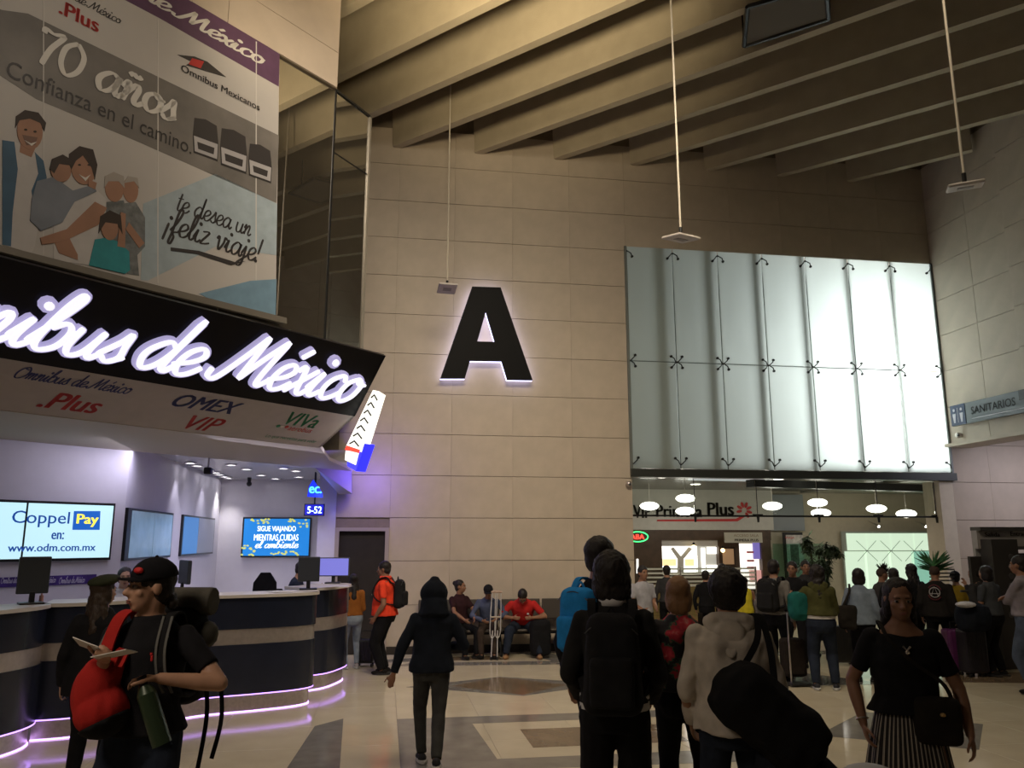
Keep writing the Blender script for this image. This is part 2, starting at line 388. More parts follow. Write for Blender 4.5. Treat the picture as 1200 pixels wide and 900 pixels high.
def cells(xs, zs, holes):
    for i in range(len(xs) - 1):
        for j in range(len(zs) - 1):
            cx, cz = (xs[i] + xs[i + 1]) / 2, (zs[j] + zs[j + 1]) / 2
            if any(h[0] <= cx <= h[1] and h[2] <= cz <= h[3] for h in holes): continue
            yield xs[i], xs[i + 1], zs[j], zs[j + 1]
PM = {}
def panel(parent, kind, p0, p1, m):
    dims = (round(abs(p1[0] - p0[0]), 3), round(abs(p1[1] - p0[1]), 3), round(abs(p1[2] - p0[2]), 3))
    key = (dims, m.name, kind)
    if key not in PM:
        bm = NB(); box(bm, (0, 0, 0), dims, None, 0.0015); me = bpy.data.meshes.new(kind); bmesh.ops.recalc_face_normals(bm, faces=bm.faces[:]); bm.to_mesh(me); bm.free(); me.materials.append(m); PM[key] = me
    o = bpy.data.objects.new(kind, PM[key]); COL.objects.link(o); o.parent = parent
    c = Vector([(a + b) / 2 for a, b in zip(p0, p1)]); o.location = WM[parent.name].inverted() @ c
    return o
ROW = [0.07 + 0.7445 * i for i in range(15)]
zt = [z for z in ROW]
# back wall: backing slabs around the door and the opening
bm = NB()
def slab(bm, x0, x1, y0, y1, z0, z1): box(bm, ((x0 + x1) / 2, (y0 + y1) / 2, (z0 + z1) / 2), (x1 - x0, y1 - y0, z1 - z0))
slab(bm, -0.84, 4.53, WY + .03, WY + .3, 2.13, 10.4); slab(bm, 0.09, 4.53, WY + .03, WY + .3, 0, 2.13); slab(bm, -12, -0.84, WY + .03, WY + .3, 3.3, 10.4)
slab(bm, 4.53, 11.5, WY + .03, WY + .3, 7.6, 10.4); slab(bm, 11.15, 17, WY + .03, WY + .3, 0, 10.4)
wall_back = struct('wall_back', bm, joint)
g = 0.004
xs = [0.03 + 1.125 * i for i in range(0, 5)]
for x0, x1, z0, z1 in cells([-0.84, 0.09] + xs[1:4] + [4.53], [0.0] + ROW[1:14], [(-0.84, 0.09, 0, 2.13)]):
    if x0 < 0 and z0 < 2.2: z0 = 2.14
    panel(wall_back, 'panel', (x0 + .001, WY, z0 + g), (x1 - .001, WY + .03, z1 - g), stone)
for x0, x1, z0, z1 in cells([4.53 + 1.107 * i for i in range(7)], [7.6, 8.26, 9.0, 9.75], []):
    panel(wall_back, 'panel', (x0 + .001, WY, z0 + g), (x1 - .001, WY + .03, z1 - g), stone)
for x0, x1, z0, z1 in cells([11.15, 12.0, 13.12, 14.25, 15.4], ROW[0:7], []):
    panel(wall_back, 'panel', (x0 + .001, WY, z0 + g), (x1 - .001, WY + .03, z1 - g), stone)
# right wall above its opening, with the thicker pier nearer the camera
bm = NB(); slab(bm, WX + .03, WX + .5, 12.15, WY, 3.8, 10.4); slab(bm, WX - .12 + .03, WX + .5, 3.5, 12.15, 3.8, 10.4)
wall_right = struct('wall_right', bm, joint)
for y0, y1, z0, z1 in cells([12.15, 13.2, 14.32], [3.8] + ROW[6:14], []):
    panel(wall_right, 'panel', (WX, y0 + g, z0 + g), (WX + .03, y1 - g, z1 - g), stone)
for y0, y1, z0, z1 in cells([3.5 + 1.081 * i for i in range(9)], [3.8] + ROW[6:14], []):
    panel(wall_right, 'panel', (WX - .12, y0 + g, z0 + g), (WX - .09, y1 - g, z1 - g), stone)
struct('wall_front', bx(-9, 17, -7.3, -7.0, 0, 10.4), stone)
# ceiling: slab and diagonal beams
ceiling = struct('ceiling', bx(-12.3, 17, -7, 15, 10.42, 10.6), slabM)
for i in range(-9, 9):
    c = WY + 1.575 * i      # x + y
    # beam runs along (-1, 1); clip to the room and to the facade
    t = []
    for (x, y) in ((c - WY, WY), (16.0, c - 16.0), (c + 7.0, -7.0)): pass
    yA = WY; xA = c - yA
    if xA < -11.5: xA = -11.5; yA = c - xA
    xB = min(WX - 0.1, c + 7.0); yB = c - xB
    dd = ND
    n2 = UD * 0.075
    a = Vector((xA, yA, 9.34)); b = Vector((xB, yB, 9.34))
    if (b - a).length < 0.6: continue
    h = 1.08
    rings = [[p - n2, p + n2, p + n2 * 1.9 + Vector((0, 0, h)), p - n2 * 1.9 + Vector((0, 0, h))] for p in (a, b)]
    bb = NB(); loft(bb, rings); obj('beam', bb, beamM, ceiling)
# access hatch under the beams
ht = thing('ceiling_hatch', 'flat rectangular hatch panel with a dark rim under the ceiling beams', 'hatch', (4.4, 7.5, 9.15))
fh = fwd(921, 22, 9.0)
def on_z(px, py, z): return gp(px, py, z)
hc = [on_z(872, 54, 9.25), on_z(971, 22, 9.25), on_z(968, -18, 9.25), on_z(876, 8, 9.25)]
obj('panel', prism(hc, (0, 0, 0.03)), mat('hatch_brown', (.12, .10, .07), .8), ht)
b = NB()
for i in range(4):
    p, q = hc[i], hc[(i + 1) % 4]; tube(b, [p, q], 0.035, 6)
obj('rim', b, darkM, ht)
b = NB()
for p in hc[:2] + [(hc[2] + hc[3]) / 2]: tube(b, [p, p + Vector((0, 0, 1.16))], 0.015, 6)
obj('hanger', b, darkM, ht)

# floor: grout slab with single tiles and stone inlays
floor = struct('floor', bx(-10, 20, -7.3, 26, -0.12, -0.004), groutM)
TW = 0.9; cnt = 0; far = NB()
tcells = []
for i in range(-12, 24):
    for j in range(2, 30):
        x0, y0 = i * TW + 0.2, j * TW + 0.1
        if -0.80 * y0 - 1.2 < x0 < 0.98 * y0 + 0.5 and y0 < 24.6 and y0 > 4.2:
            tcells.append((x0, y0))
tcells.sort(key=lambda c: c[0] ** 2 + c[1] ** 2)
for n_, (x0, y0) in enumerate(tcells):
    mm = tileM if (int(x0 * 7.3 + y0 * 3.1) % 3) else tile2M
    if n_ < 295: panel(floor, 'tile', (x0 + .002, y0 + .002, -0.02), (x0 + TW - .002, y0 + TW - .002, 0.0), mm)
    else: box(far, (x0 + TW / 2, y0 + TW / 2, -0.01), (TW - .004, TW - .004, 0.02))
o = obj('tile', far, tileM, floor); o['kind'] = 'stuff'
o = struct('trim_1', bx(-9, 16, -7, 4.3, -0.02, 0.0), tileM)
def inlay(pts, m, lift=0.0015, nm='inlay'): return obj(nm, prism([(x, y, 0.0002) for x, y in pts], (0, 0, lift)), m, floor)
inlay([(-0.80, 7.0), (-0.66, 9.10), (-0.38, 9.42), (-0.30, 7.0)], greyI)
inlay([(0.35, 11.22), (1.69, 11.82), (3.1, 11.05), (1.79, 10.38)], greyI)
inlay([(0.95, 11.2), (1.69, 11.76), (2.5, 11.05), (1.79, 10.44)], brownI, 0.0025)
inlay([(0.2, 9.3), (3.7, 9.3), (3.7, 8.96), (0.55, 8.96), (0.2, 9.1)], greyI)
inlay([(0.2, 9.1), (0.55, 8.96), (0.99, 8.96), (1.06, 7.54), (1.06, 7.2), (0.2, 7.0)], greyI)
inlay([(1.06, 7.54), (3.7, 7.54), (3.7, 7.1), (1.06, 7.2)], greyI)
inlay([(3.35, 8.96), (3.7, 8.96), (3.7, 7.54), (3.35, 7.54)], greyI)
inlay([(1.45, 8.62), (3.0, 8.62), (3.0, 7.88), (1.45, 7.88)], brownI)
inlay([(0.6, 13.45), (0.6, 13.3), (3.2, 13.15), (2.85, 12.8), (2.33, 12.85), (0.2, 13.05)], greyI)
inlay([(2.37, 14.2), (2.85, 14.2), (3.4, 12.7), (2.9, 12.72)], greyI, 0.002)
inlay([(0.9, 13.9), (1.95, 13.88), (1.99, 13.45), (0.9, 13.5)], brownI)
inlay([(-0.1, 13.7), (0.75, 13.9), (0.75, 13.5), (-0.1, 13.4)], greyI)
inlay([(4.35, 7.9), (5.45, 8.85), (6.35, 8.08), (5.55, 7.15)], greyI)
inlay([(5.2, 8.0), (5.7, 8.4), (6.1, 8.0), (5.6, 7.6)], mat('inlay_dark', (0.085, 0.08, 0.075), .12), 0.0025)
inlay([(7.3, 11.0), (8.05, 11.25), (9.9, 10.9), (8.7, 10.2), (7.4, 10.5)], brownI)
inlay([(4.2, 10.4), (5.4, 10.5), (6.9, 10.4), (5.6, 12.2)], greyI)
inlay([(4.6, 13.6), (10.6, 13.6), (10.6, 13.2), (4.6, 13.2)], greyI)
inlay([(7.0, 7.6), (8.4, 8.3), (9.4, 7.6), (8.2, 6.6)], greyI)
struct('baseboard_back', bx(0.09, 4.53, WY - .025, WY, 0.0, 0.13), mat('baseboard', (0.03, 0.025, 0.02), .35))
struct('baseboard_right', bx(11.15, 16, WY - .025, WY, 0.0, 0.13), MATS['baseboard'])

# door_1 in the back wall
d1 = obj('door_1', bx(-0.77, 0.02, WY + .06, WY + .10, 0.01, 2.07), doorM); d1['kind'] = 'structure'
b = NB(); slab(b, -0.84, -0.77, WY - .03, WY + .12, 0, 2.13); slab(b, 0.02, 0.09, WY - .03, WY + .12, 0, 2.13); slab(b, -0.77, 0.02, WY - .03, WY + .12, 2.07, 2.13)
obj('door_frame', b, mat('door_frame', (0.36, 0.31, 0.27), .4), d1)
b = NB(); tube(b, [(-0.08, WY + .06, 1.0), (-0.08, WY - .0, 1.0), (-0.18, WY - .0, 1.0)], 0.012); obj('handle', b, steel, d1)
struct('wall_passage', bx(-1.2, 0.3, WY + 2.4, WY + 2.5, 0, 2.6), doorM)

# ---- glazed clerestory over the opening : window_1
win = struct('window_1', bx(4.50, WX + .02, WY - .10, WY + .12, 3.07, 3.22), mat('steel_beam', (0.045, 0.05, 0.045), .4, .3))
PXW = [4.545 + i * (11.15 - 4.545) / 7 for i in range(8)]
for i in range(7):
    for z0, z1 in ((3.235, 5.28), (5.30, 7.60)):
        obj('pane', bx(PXW[i] + .012, PXW[i + 1] - .012, WY - .02, WY - .008, z0, z1), frosted(), win)
fitM = mat('spider_fitting', (0.05, 0.05, 0.045), .3, .8)
tubeM = mat('mullion', (0.16, 0.18, 0.165), .45, .2)
for i in range(8):
    x = PXW[i]
    if 0 < i < 7: b = NB(); tube(b, [(x, WY + .12, 3.22), (x, WY + .12, 7.6)], 0.045, 10); obj('mullion', b, tubeM, win)
    for z in (3.32, 5.29, 7.50):
        b = NB()
        for sx in (-1, 1):
            if (i == 0 and sx < 0) or (i == 7 and sx > 0): continue
            for sz in ((-1, 1) if z == 5.29 else ((1,) if z < 4 else (-1,))):
                e = (x + sx * .11, WY - .035, z + sz * .11)
                tube(b, [(x + sx * .02, WY - .03, z), (x + sx * .07, WY - .085, z + sz * .06), e], .011, 6)
                frust(b, (e[0], WY - .05, e[2]), (e[0], WY - .0, e[2]), .024, .024, 10)
        ell(b, (x, WY - .03, z), .025, None, 1)
        obj('fitting', b, fitM, win)
obj('frame', bx(4.50, 4.54, WY - .05, WY + .1, 3.22, 7.6), tubeM, win); obj('frame', bx(11.13, 11.17, WY - .05, WY + .1, 3.22, 7.6), tubeM, win)
# light well behind the frosted panes
b = NB(); slab(b, 4.3, 11.5, 18.2, 18.3, 3.4, 7.9); slab(b, 4.3, 4.4, WY + .3, 18.2, 3.4, 7.9); slab(b, 11.4, 11.5, WY + .3, 18.2, 3.4, 7.9); slab(b, 4.3, 11.5, WY + .3, 18.2, 7.8, 7.9); slab(b, 4.3, 11.5, WY + .3, 18.2, 3.34, 3.4)
struct('wall_lightwell', b, mat('lightwell', (0.16, 0.17, 0.155), .8))

# ---- waiting hall behind the opening
b = NB(); slab(b, 10.85, 11.15, WY, WY + .5, 0, 3.07); slab(b, 4.2, 4.53, WY + .3, WY + .5, 0, 3.3)
struct('trim_2', b, creamP)
b = NB(); slab(b, 4.0, 19, 21.0, 21.2, 0, 3.3); slab(b, 4.0, 4.2, WY + .3, 21, 0, 3.3); slab(b, 18.8, 19, WY + .3, 21, 0, 3.3)
struct('wall_waiting', b, creamP)
b = NB(); slab(b, 4.0, 19, WY + .12, 21.2, 3.25, 3.33)
wc = struct('ceiling_waiting', b, mat('waiting_ceiling', (0.09, 0.085, 0.07), .25))
# perforated panel strip and dark duct in the waiting ceiling
fr_ = bx(11.5, 16.5, 15.5, 20.9, 3.20, 3.245); obj('panel', fr_, mat('perforated_panel', (0.35, 0.34, 0.30), .4, .3, .35, 60), wc)
b = NB(); box(b, (12.2, 17.2, 3.12), (9.0, 0.28, 0.16), Matrix.Rotation(R(12), 3, 'Z')); obj('duct', b, darkM, wc)
GM = glass_mat('clear_glass', (0.93, 0.96, 0.94), 0.03)
pr = struct('window_2', bx(4.54, 10.85, WY + .18, WY + .21, 2.35, 2.385), darkM)
for i in range(5):
    x0 = 4.55 + i * 1.26; obj('pane', bx(x0 + .01, x0 + 1.25, WY + .19, WY + .20, 2.39, 3.06), GM, pr)
    b = NB(); tube(b, [(x0 + 1.25, WY + .16, 2.37), (x0 + 1.25, WY + .16, 3.06)], .008, 6); frust(b, (x0 + 1.25, WY + .15, 2.37), (x0 + 1.25, WY + .15, 2.25), .03, .02, 8); box(b, (x0 + 1.25, WY + .16, 2.39), (.2, .03, .03)); obj('fitting', b, darkM, pr)
# sign wall over the shop
BY = 20.9
FB = Frame((0, BY, 0), (1, 0, 0), (0, 0, 1))
def FBr(x0, y0, x1, y1, n0, n1): a = FB.px(x0, y1); c = FB.px(x1, y0); return FB.rect(a[0], c[0], a[1], c[1], n0, n1)
sf = thing('shop_fascia_sign', 'pale fascia board with dark lettering above the waiting room shop', 'sign', yp(820, 620, BY))
obj('board', FBr(735, 574, 899, 621, 0.0, 0.25), mat('fascia_grey', (0.55, 0.54, 0.50), .5, 0, .05), sf)
FB2 = Frame((0, BY - .25, 0), (1, 0, 0), (0, 0, 1))
dk = mat('ink_black', (0.015, 0.015, 0.015), .6); rd = mat('ink_red', (0.55, 0.03, 0.03), .5)
ptext(FB2, 'VIP', 'lettering', dk, sf, (742, 607), (763, 607), 15, bold=.014, ext=.03); ptext(FB2, 'Primera', 'lettering', dk, sf, (769, 606), (823, 606), 14, bold=.014, ext=.03); ptext(FB2, 'Plus', 'lettering', dk, sf, (829, 604), (860, 604), 15, bold=.014, ext=.03)
obj('underline', FB2.ppoly([(770, 609), (862, 608), (870, 604), (872, 606), (864, 611), (770, 611)], 0.0, .02), rd, sf)
b = NB()
for k in range(7):
    a = R(-60 + k * 42); c = FB2.px(872, 598); 
    cx, cy = c[0] + .15 * math.cos(a), c[1] + .15 * math.sin(a)
    q = [(cx + .07 * math.cos(a + t), cy + .07 * math.sin(a + t)) for t in [i * math.pi / 4 for i in range(8)]]
    q = [(cx + .085 * math.cos(t) * math.cos(a) - .04 * math.sin(t) * math.sin(a), cy + .085 * math.cos(t) * math.sin(a) + .04 * math.sin(t) * math.cos(a)) for t in [i * math.pi / 4 for i in range(8)]]
    FB2.poly(q, 0.0, .02, b)
obj('emblem', b, rd, sf, 'red flower emblem')
o = tag(obj('wall_board', FBr(900, 580, 938, 622, 0.0, 0.12), mat('board_blue_grey', (0.26, 0.29, 0.31), .4)), 'plain blue grey board right of the shop fascia', 'board')
# shop front: brown panelling with bright openings
sh = thing('panelled_wall', 'brown shop front with bright display openings under the fascia', 'shop front', yp(815, 720, BY))
brownW = mat('brown_panelling', (0.075, 0.045, 0.028), .45, 0, .2, 6)
for r_ in ((735, 621, 772, 720), (772, 621, 899, 633), (772, 673, 862, 720), (840, 633, 862, 673), (893, 633, 899, 720), (862, 690, 893, 720)):
    obj('panelling', FBr(r_[0], r_[1], r_[2], r_[3], 0.0, 0.2), brownW, sh)
lit = emis('shop_light', (1.0, 0.97, 0.90), 2.2); litw = emis('shop_light_warm', (1.0, 0.72, 0.35), 1.2); dim = emis('shop_dim', (0.75, 0.72, 0.62), 0.45)
shI = thing('shop_window', 'brightly lit shop window with white counters and a forked white column', 'shop window', yp(806, 673, BY + .0))
obj('backlight', FBr(772, 633, 816, 672, 0.0, 0.02), lit, shI); obj('backlight', FBr(816, 640, 840, 673, 0.0, 0.02), dim, shI)
obj('awning', FBr(772, 632, 840, 640, 0.03, 0.15), mat('awning_grey', (0.5, 0.48, 0.47), .6), shI)
obj('column', FB.ppoly([(793, 672), (793, 655), (785, 643), (788, 641), (797, 652), (806, 641), (810, 643), (800, 655), (800, 672)], 0.03, 0.08), mat('column_grey', (0.6, 0.58, 0.55), .6), shI)
obj('display_case', FBr(776, 655, 791, 663, 0.03, 0.08), litw, shI); obj('display_case', FBr(802, 655, 812, 663, 0.03, 0.08), litw, shI)
obj('light_tube', FBr(822, 642, 825, 672, 0.03, 0.06), lit, shI)
obj('counter_front', FBr(828, 662, 839, 672, 0.03, 0.08), lit, shI); obj('counter_front', FBr(828, 641, 838, 649, 0.03, 0.08), lit, shI)
for (a_, b_) in ((805, 641), (847, 645)):
    c = yp(a_ + 8 if a_ < 840 else a_, b_, BY - .35)
    l = thing('shop_lamp', 'small glowing warm lamp %s' % ('in the shop window' if a_ < 840 else 'above the framed shop picture'), 'lamp', c)
    bb = NB(); ell(bb, c, .055); obj('bulb', bb, emis('warm_bulb', (1, .75, .35), 6), l); bb = NB(); frust(bb, c + Vector((0, 0, .05)), c + Vector((0, 0, .12)), .05, .02); obj('cap', bb, darkM, l)
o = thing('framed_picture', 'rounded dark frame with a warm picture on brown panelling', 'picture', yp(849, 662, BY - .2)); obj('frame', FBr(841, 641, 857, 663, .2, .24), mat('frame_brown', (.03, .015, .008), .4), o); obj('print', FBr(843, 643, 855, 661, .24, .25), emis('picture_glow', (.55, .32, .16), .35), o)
o = thing('shop_doorway', 'bright shop doorway with shelves and a purple screen', 'doorway', yp(878, 690, BY)); obj('backlight', FBr(862, 637, 893, 690, 0, .02), emis('doorway_light', (1, .93, .85), 1.1), o)
obj('light_tube', FBr(869, 640, 873, 672, .03, .06), lit, o); obj('screen', FBr(882, 636, 893, 655, .03, .1), emis('purple_screen', (.2, .16, .5), .8), o); 
for yy in (646, 656, 664): obj('shelf', FBr(874, yy, 882, yy + 2, .03, .09), rd, o)
obj('goods', FBr(878, 668, 893, 682, .03, .1), emis('goods_glow', (.9, .45, .4), .6), o)
o = thing('access_sign', 'pale hanging sign with two lines of lettering above the shop doorway', 'sign', yp(870, 637, BY - .6)); FB3 = Frame((0, BY - .6, 0), (1, 0, 0), (0, 0, 1))
a = FB3.px(849, 636); c = FB3.px(892, 624); obj('board', FB3.rect(a[0], c[0], a[1], c[1], 0, .05), mat('sign_cream', (.45, .43, .36), .5), o)
ptext(FB3, 'ACCESO SALA', 'lettering', mat('ink_brown', (.2, .13, .08), .6), o, (859, 629), (888, 629), 3.0, n=.052); ptext(FB3, 'PRIMERA PLUS', 'lettering', dk, o, (860, 634.5), (888, 634.5), 3.0, n=.052, bold=.02)
# neon oval
o = thing('neon_sign', 'green neon oval around glowing red letters at the edge of the opening', 'sign', yp(750, 636, 16.0)); FN = Frame((0, 16.0, 0), (1, 0, 0), (0, 0, 1)); c = FN.px(747, 629)
b = NB(); tube(b, [FN.w(c[0] + .22 * math.cos(i * math.pi / 12), c[1] + .10 * math.sin(i * math.pi / 12), .02) for i in range(25)], .011, 6); obj('tube', b, emis('neon_green', (.05, 1, .2), 3), o); text(FN, 'ABA', 'lettering', emis('neon_red', (1, .05, .03), 3), o, c[0] - .15, c[1] - .05, .3, .1, bold=.02)
b = NB(); tube(b, [yp(747, 655, 16), yp(747, 672, 16)], .02, 6); tag(obj('tube_light', b, lit), 'vertical white tube light below the neon oval', 'lamp')
# advertising board with glass
o = thing('advert_board', 'tall dark framed advertising board beside the leafy potted plant', 'poster', yp(925, 690, BY - .3)); obj('frame', FBr(914, 624, 933, 682, .3, .34), darkM, o); obj('print', FBr(917, 627, 933, 679, .34, .35), mat('advert_print', (.55, .53, .50), .5, 0, .3, 8), o)
obj('picture', FBr(920, 638, 928, 662, .35, .352), mat('advert_pic', (.12, .13, .11), .6, 0, .5, 14), o); ptext(Frame((0, BY - .35, 0), (1, 0, 0), (0, 0, 1)), 'www', 'lettering', dk, o, (922, 676), (931, 676), 2.5, n=.003); ptext(Frame((0, BY - .35, 0), (1, 0, 0), (0, 0, 1)), 'VIAJA', 'lettering', rd, o, (920, 632), (931, 632), 3, n=.003)
tag(obj('glass_screen', FBr(900, 637, 955, 692, .42, .44), glass_mat('green_glass', (.70, .88, .82), .05)), 'green tinted glass screen in front of the advertising board', 'glass screen')
# big bright window
w3 = struct('window_3', FBr(989, 623, 1119, 692, 0.05, .10), mat('window_frame', (.40, .44, .40), .5))
XS = [990, 1013, 1041, 1068, 1095, 1117]; emA = emis('window_daylight', (.74, .93, .70), .85); emB = emis('window_daylight_green', (.36, .75, .56), .6)
for i in range(5):
    for y0, y1 in ((625, 645), (646, 690)):
        obj('pane', FBr(XS[i] + .6, y0, XS[i + 1] - .6, y1, .10, .115), emB if (i >= 3 and y0 > 640) or (i == 4) and False else emA, w3)
ptext(Frame((0, BY - .12, 0), (1, 0, 0), (0, 0, 1)), 'Acceso', 'lettering', mat('ink_green', (.03, .2, .13), .5), w3, (1100, 658), (1114, 658), 5, n=.003)
b = NB()
for i in (1, 2, 3):
    for sx in (-1, 1):
        for sy in (-1, 1):
            p = FB.px(XS[i], 645.5); tube(b, [FB.w(p[0], p[1], .125), FB.w(p[0] + sx * .3, p[1] + sy * .28, .125)], .007, 5)
obj('brace', b, tubeM, w3)
# white wall spotlights
for px_ in (1025, 1080):
    c = yp(px_, 614, BY - .3); o = thing('wall_spotlight', 'small spotlight on the cream wall, %s above the bright window' % ('left one' if px_ < 1050 else 'right one'), 'spotlight', c); b = NB(); frust(b, c, c + Vector((.05, -.1, -.07)), .03, .05); obj('head', b, steel, o); b = NB(); ell(b, c + Vector((.05, -.1, -.07)), .035); obj('bulb', b, emis('spot_bulb', (1, .95, .85), 8), o); b = NB(); tube(b, [c, c + Vector((0, .3, .1))], .01, 5); obj('arm', b, steel, o)
# pendants
pend = emis('pendant_glow', (1.0, .95, .84), 5.0)
PW = {761: 'first from the left', 803.1: 'larger upper one of the second pair', 803: 'smaller lower one of the second pair', 905: 'in front of the blue grey board', 958: 'higher one in the middle', 962: 'lower one in the middle', 1027: 'left one over the bright window', 1062: 'lower one over the bright window', 1098: 'rightmost near the jamb'}
for px_, py_ in ((761, 593), (803.1, 584), (803, 599), (905, 593), (958, 589), (962, 601), (1027, 596), (1062, 602), (1098, 590)):
    f = min((2.72 - CH) * 946 / (632 - py_), 20.3) ; c = fwd(px_, py_, f)
    o = thing('pendant_lamp', 'glowing flat oval pendant lamp in the waiting hall, ' + PW[px_], 'pendant lamp', c, 'oval pendants in the waiting hall')
    k = f / 16; b = NB(); ell(b, c, (.19 * k, .19 * k, .082 * k), None, 3); obj('lamp_shade', b, pend, o, smooth=180)
    b = NB(); tube(b, [c + Vector((0, 0, .06 * k)), (c.x, c.y, 3.25)], .006, 5); obj('cord', b, steel, o)
    point('pendant_light', c - Vector((0, 0, .2)), 4, (1, .93, .8), .12)
for px_, py_, wd_ in ((777, 560, 'leftmost one'), (815, 568, 'second one from the left'), (913, 562, 'over the middle of the opening'), (962, 560, 'rightmost one')):
    c = gp(px_, py_, 3.24); 
    if c.y > 20.5: c = fwd(px_, py_, 17)
    c.z = 3.245
    b = NB(); frust(b, c, c + Vector((0, 0, .01)), .12, .12, 16); tag(obj('recessed_light', b, emis('recess_glow', (1, .95, .8), 6)), 'round recessed light in the dark waiting hall ceiling, ' + wd_, 'ceiling light', 'recessed lights of the waiting hall')
# frosted striped glass barrier
gb = thing('glass_barrier', 'glass barrier with white frosted stripes in front of the shop', 'glass barrier', yp(815, 705, 16.2))
FG = Frame((0, 16.2, 0), (1, 0, 0), (0, 0, 1)); a = FG.px(754, 735); c = FG.px(885, 664)
nP = 3
for i in range(nP):
    u0 = a[0] + (c[0] - a[0]) * i / nP; u1 = a[0] + (c[0] - a[0]) * (i + 1) / nP
    obj('pane', FG.rect(u0 + .01, u1 - .01, .35, c[1], 0, .012), GM, gb)
for i in range(5):
    z = c[1] - .02 - i * .085; obj('stripe', FG.rect(a[0], c[0], z - .035, z, .013, .016), mat('frost_white', (.72, .72, .66), .7), gb)
for i in range(nP + 1):
    u0 = a[0] + (c[0] - a[0]) * i / nP; b = NB(); p = FG.w(u0, 0, 0); tube(b, [p, p + Vector((0, 0, c[1]))], .02, 8); obj('post', b, steel, gb)
# wooden service desk behind the barrier
tag(obj('service_desk', bx(yp(757, 700, 17)[0], yp(850, 700, 17)[0], 16.9, 17.4, 0, .95, .02), mat('desk_wood', (.30, .20, .08), .5, 0, .2, 5, stretch=(1, 8, 8))), 'light wooden service desk behind the striped glass barrier', 'desk')

# ============================================================ KIOSK / TICKET OFFICE
# cream stone upper wall (facade at x - y = -10.9)
KF = -10.9
def sk_px(px, py, k):
    d = ray(px, py); return OC + d * (k / (d.x - d.y))
def FK(k): return Frame(skz(0, k, 0), UD, (0, 0, 1))
F1 = FK(KF)
uA = F1.px(394, 104)[0]; u325 = F1.px(325, 66)[0]; u140 = F1.px(222.7, 0)[0]
z140 = z325 = (F1.px(325, 66)[1] + F1.px(394, 104)[1]) / 2; zA = z325
wl = struct('wall_left', F1.poly([(-3, z140), (u140, z140), (u325, z325), (uA, zA), (uA, 10.4), (-3, 10.4)], -0.35, 0.02), joint)
stone2 = mat('facade_stone', (0.50, 0.42, 0.34), 0.5, 0, 0.06, 3)
zj = F1.px(336, 27)[1]; u0s = F1.px(264, 27)[0]
obj('panel', F1.poly([(u0s + .004, z325 + .004), (u325, z325 + .004), (uA - .03, zA + .004), (uA - .03, zj - .004), (u0s + .004, zj - .004)], .02, .05), stone2, wl)
obj('panel', F1.poly([(u0s + .004, zj + .004), (uA - .03, zj + .004), (uA - .03, 10.4), (u0s + .004, 10.4)], .02, .05), stone2, wl)
obj('panel', F1.poly([(u140, z140 + .004), (u0s - .004, z325 + .004), (u0s - .004, 10.4), (u140 - .0, 10.4)], .02, .05), stone2, wl)
obj('panel', F1.poly([(-3, z140), (u140 - .004, z140), (u140 - .004, 10.4), (-3, 10.4)], .02, .05), stone2, wl)
# dark mirror glass under it: window_4
mir = glass_mat('mirror_glass', (1, 1, 1), 0.30, 0.01, base=(0.035, 0.03, 0.022))
uB = F1.px(320, 200)[0]
w4 = struct('window_4', F1.poly([(-3, 4.2), (uA, 4.2), (uA, 4.26), (-3, 4.26)], -.1, .03), darkM)
obj('pane', F1.poly([(uB - .6, 4.26), (uA - .01, 4.26), (uA - .01, zA - .01), (u325, z325 - .01), (uB - .6, z325 - .15)], -.02, 0), mir, w4)
obj('pane', F1.poly([(-3, 4.26), (uB - .62, 4.26), (uB - .62, z325 - .25), (u140, z140 - .01), (-3, z140 - .01)], -.02, 0), mir, w4)
A3 = F1.w(uA, 0, 0); B3 = fwd(434, 135, 1.0); B3 = OC + (B3 - OC) * ((F1.px(394, 104)[1] - CH) / (B3.z - CH)); B3.z = 0; FM = Frame(A3, (B3 - A3), (0, 0, 1)); LB = (B3 - A3).length
obj('pane', FM.rect(.01, LB - .02, 4.26, zA - .02, -.02, 0), mir, w4)
obj('frame', FM.rect(LB - .03, LB + .01, 4.2, zA, -.06, .02), mat('glass_edge', (.30, .27, .22), .4, .4), w4); obj('frame', FM.rect(0, LB, zA - .03, zA, -.06, .02), darkM, w4); obj('frame', FM.rect(-.012, .012, 4.2, zA, -.03, .01), darkM, w4); obj('frame', FM.rect(0, LB, FM.px(415, 195)[1], FM.px(415, 195)[1] + .015, -.01, .006), darkM, w4)
# return from glass edge to the back wall
struct('wall_return', prism([(B3.x - .02, B3.y + .02, 4.16), (B3.x - .25, B3.y, 4.16), (-0.95, WY + .02, 4.16), (-.62, WY + .02, 4.16)], (0, 0, zA - 4.18)), darkM)
struct('trim_5', prism([(A3.x, A3.y, 0), (B3.x, B3.y, 0), (-.62, WY, 0), (-6, WY, 0), tuple(F1.w(-3, 0, 0))], (0, 0, .06)).copy() if False else prism([(A3.x - .1, A3.y + .1, zA - .06), (B3.x - .02, B3.y + .02, zA - .06), (-.62, WY, zA - .06), (-8, WY, zA - .06), (-7.0, 4.4, zA - .06)], (0, 0, .05)), joint)

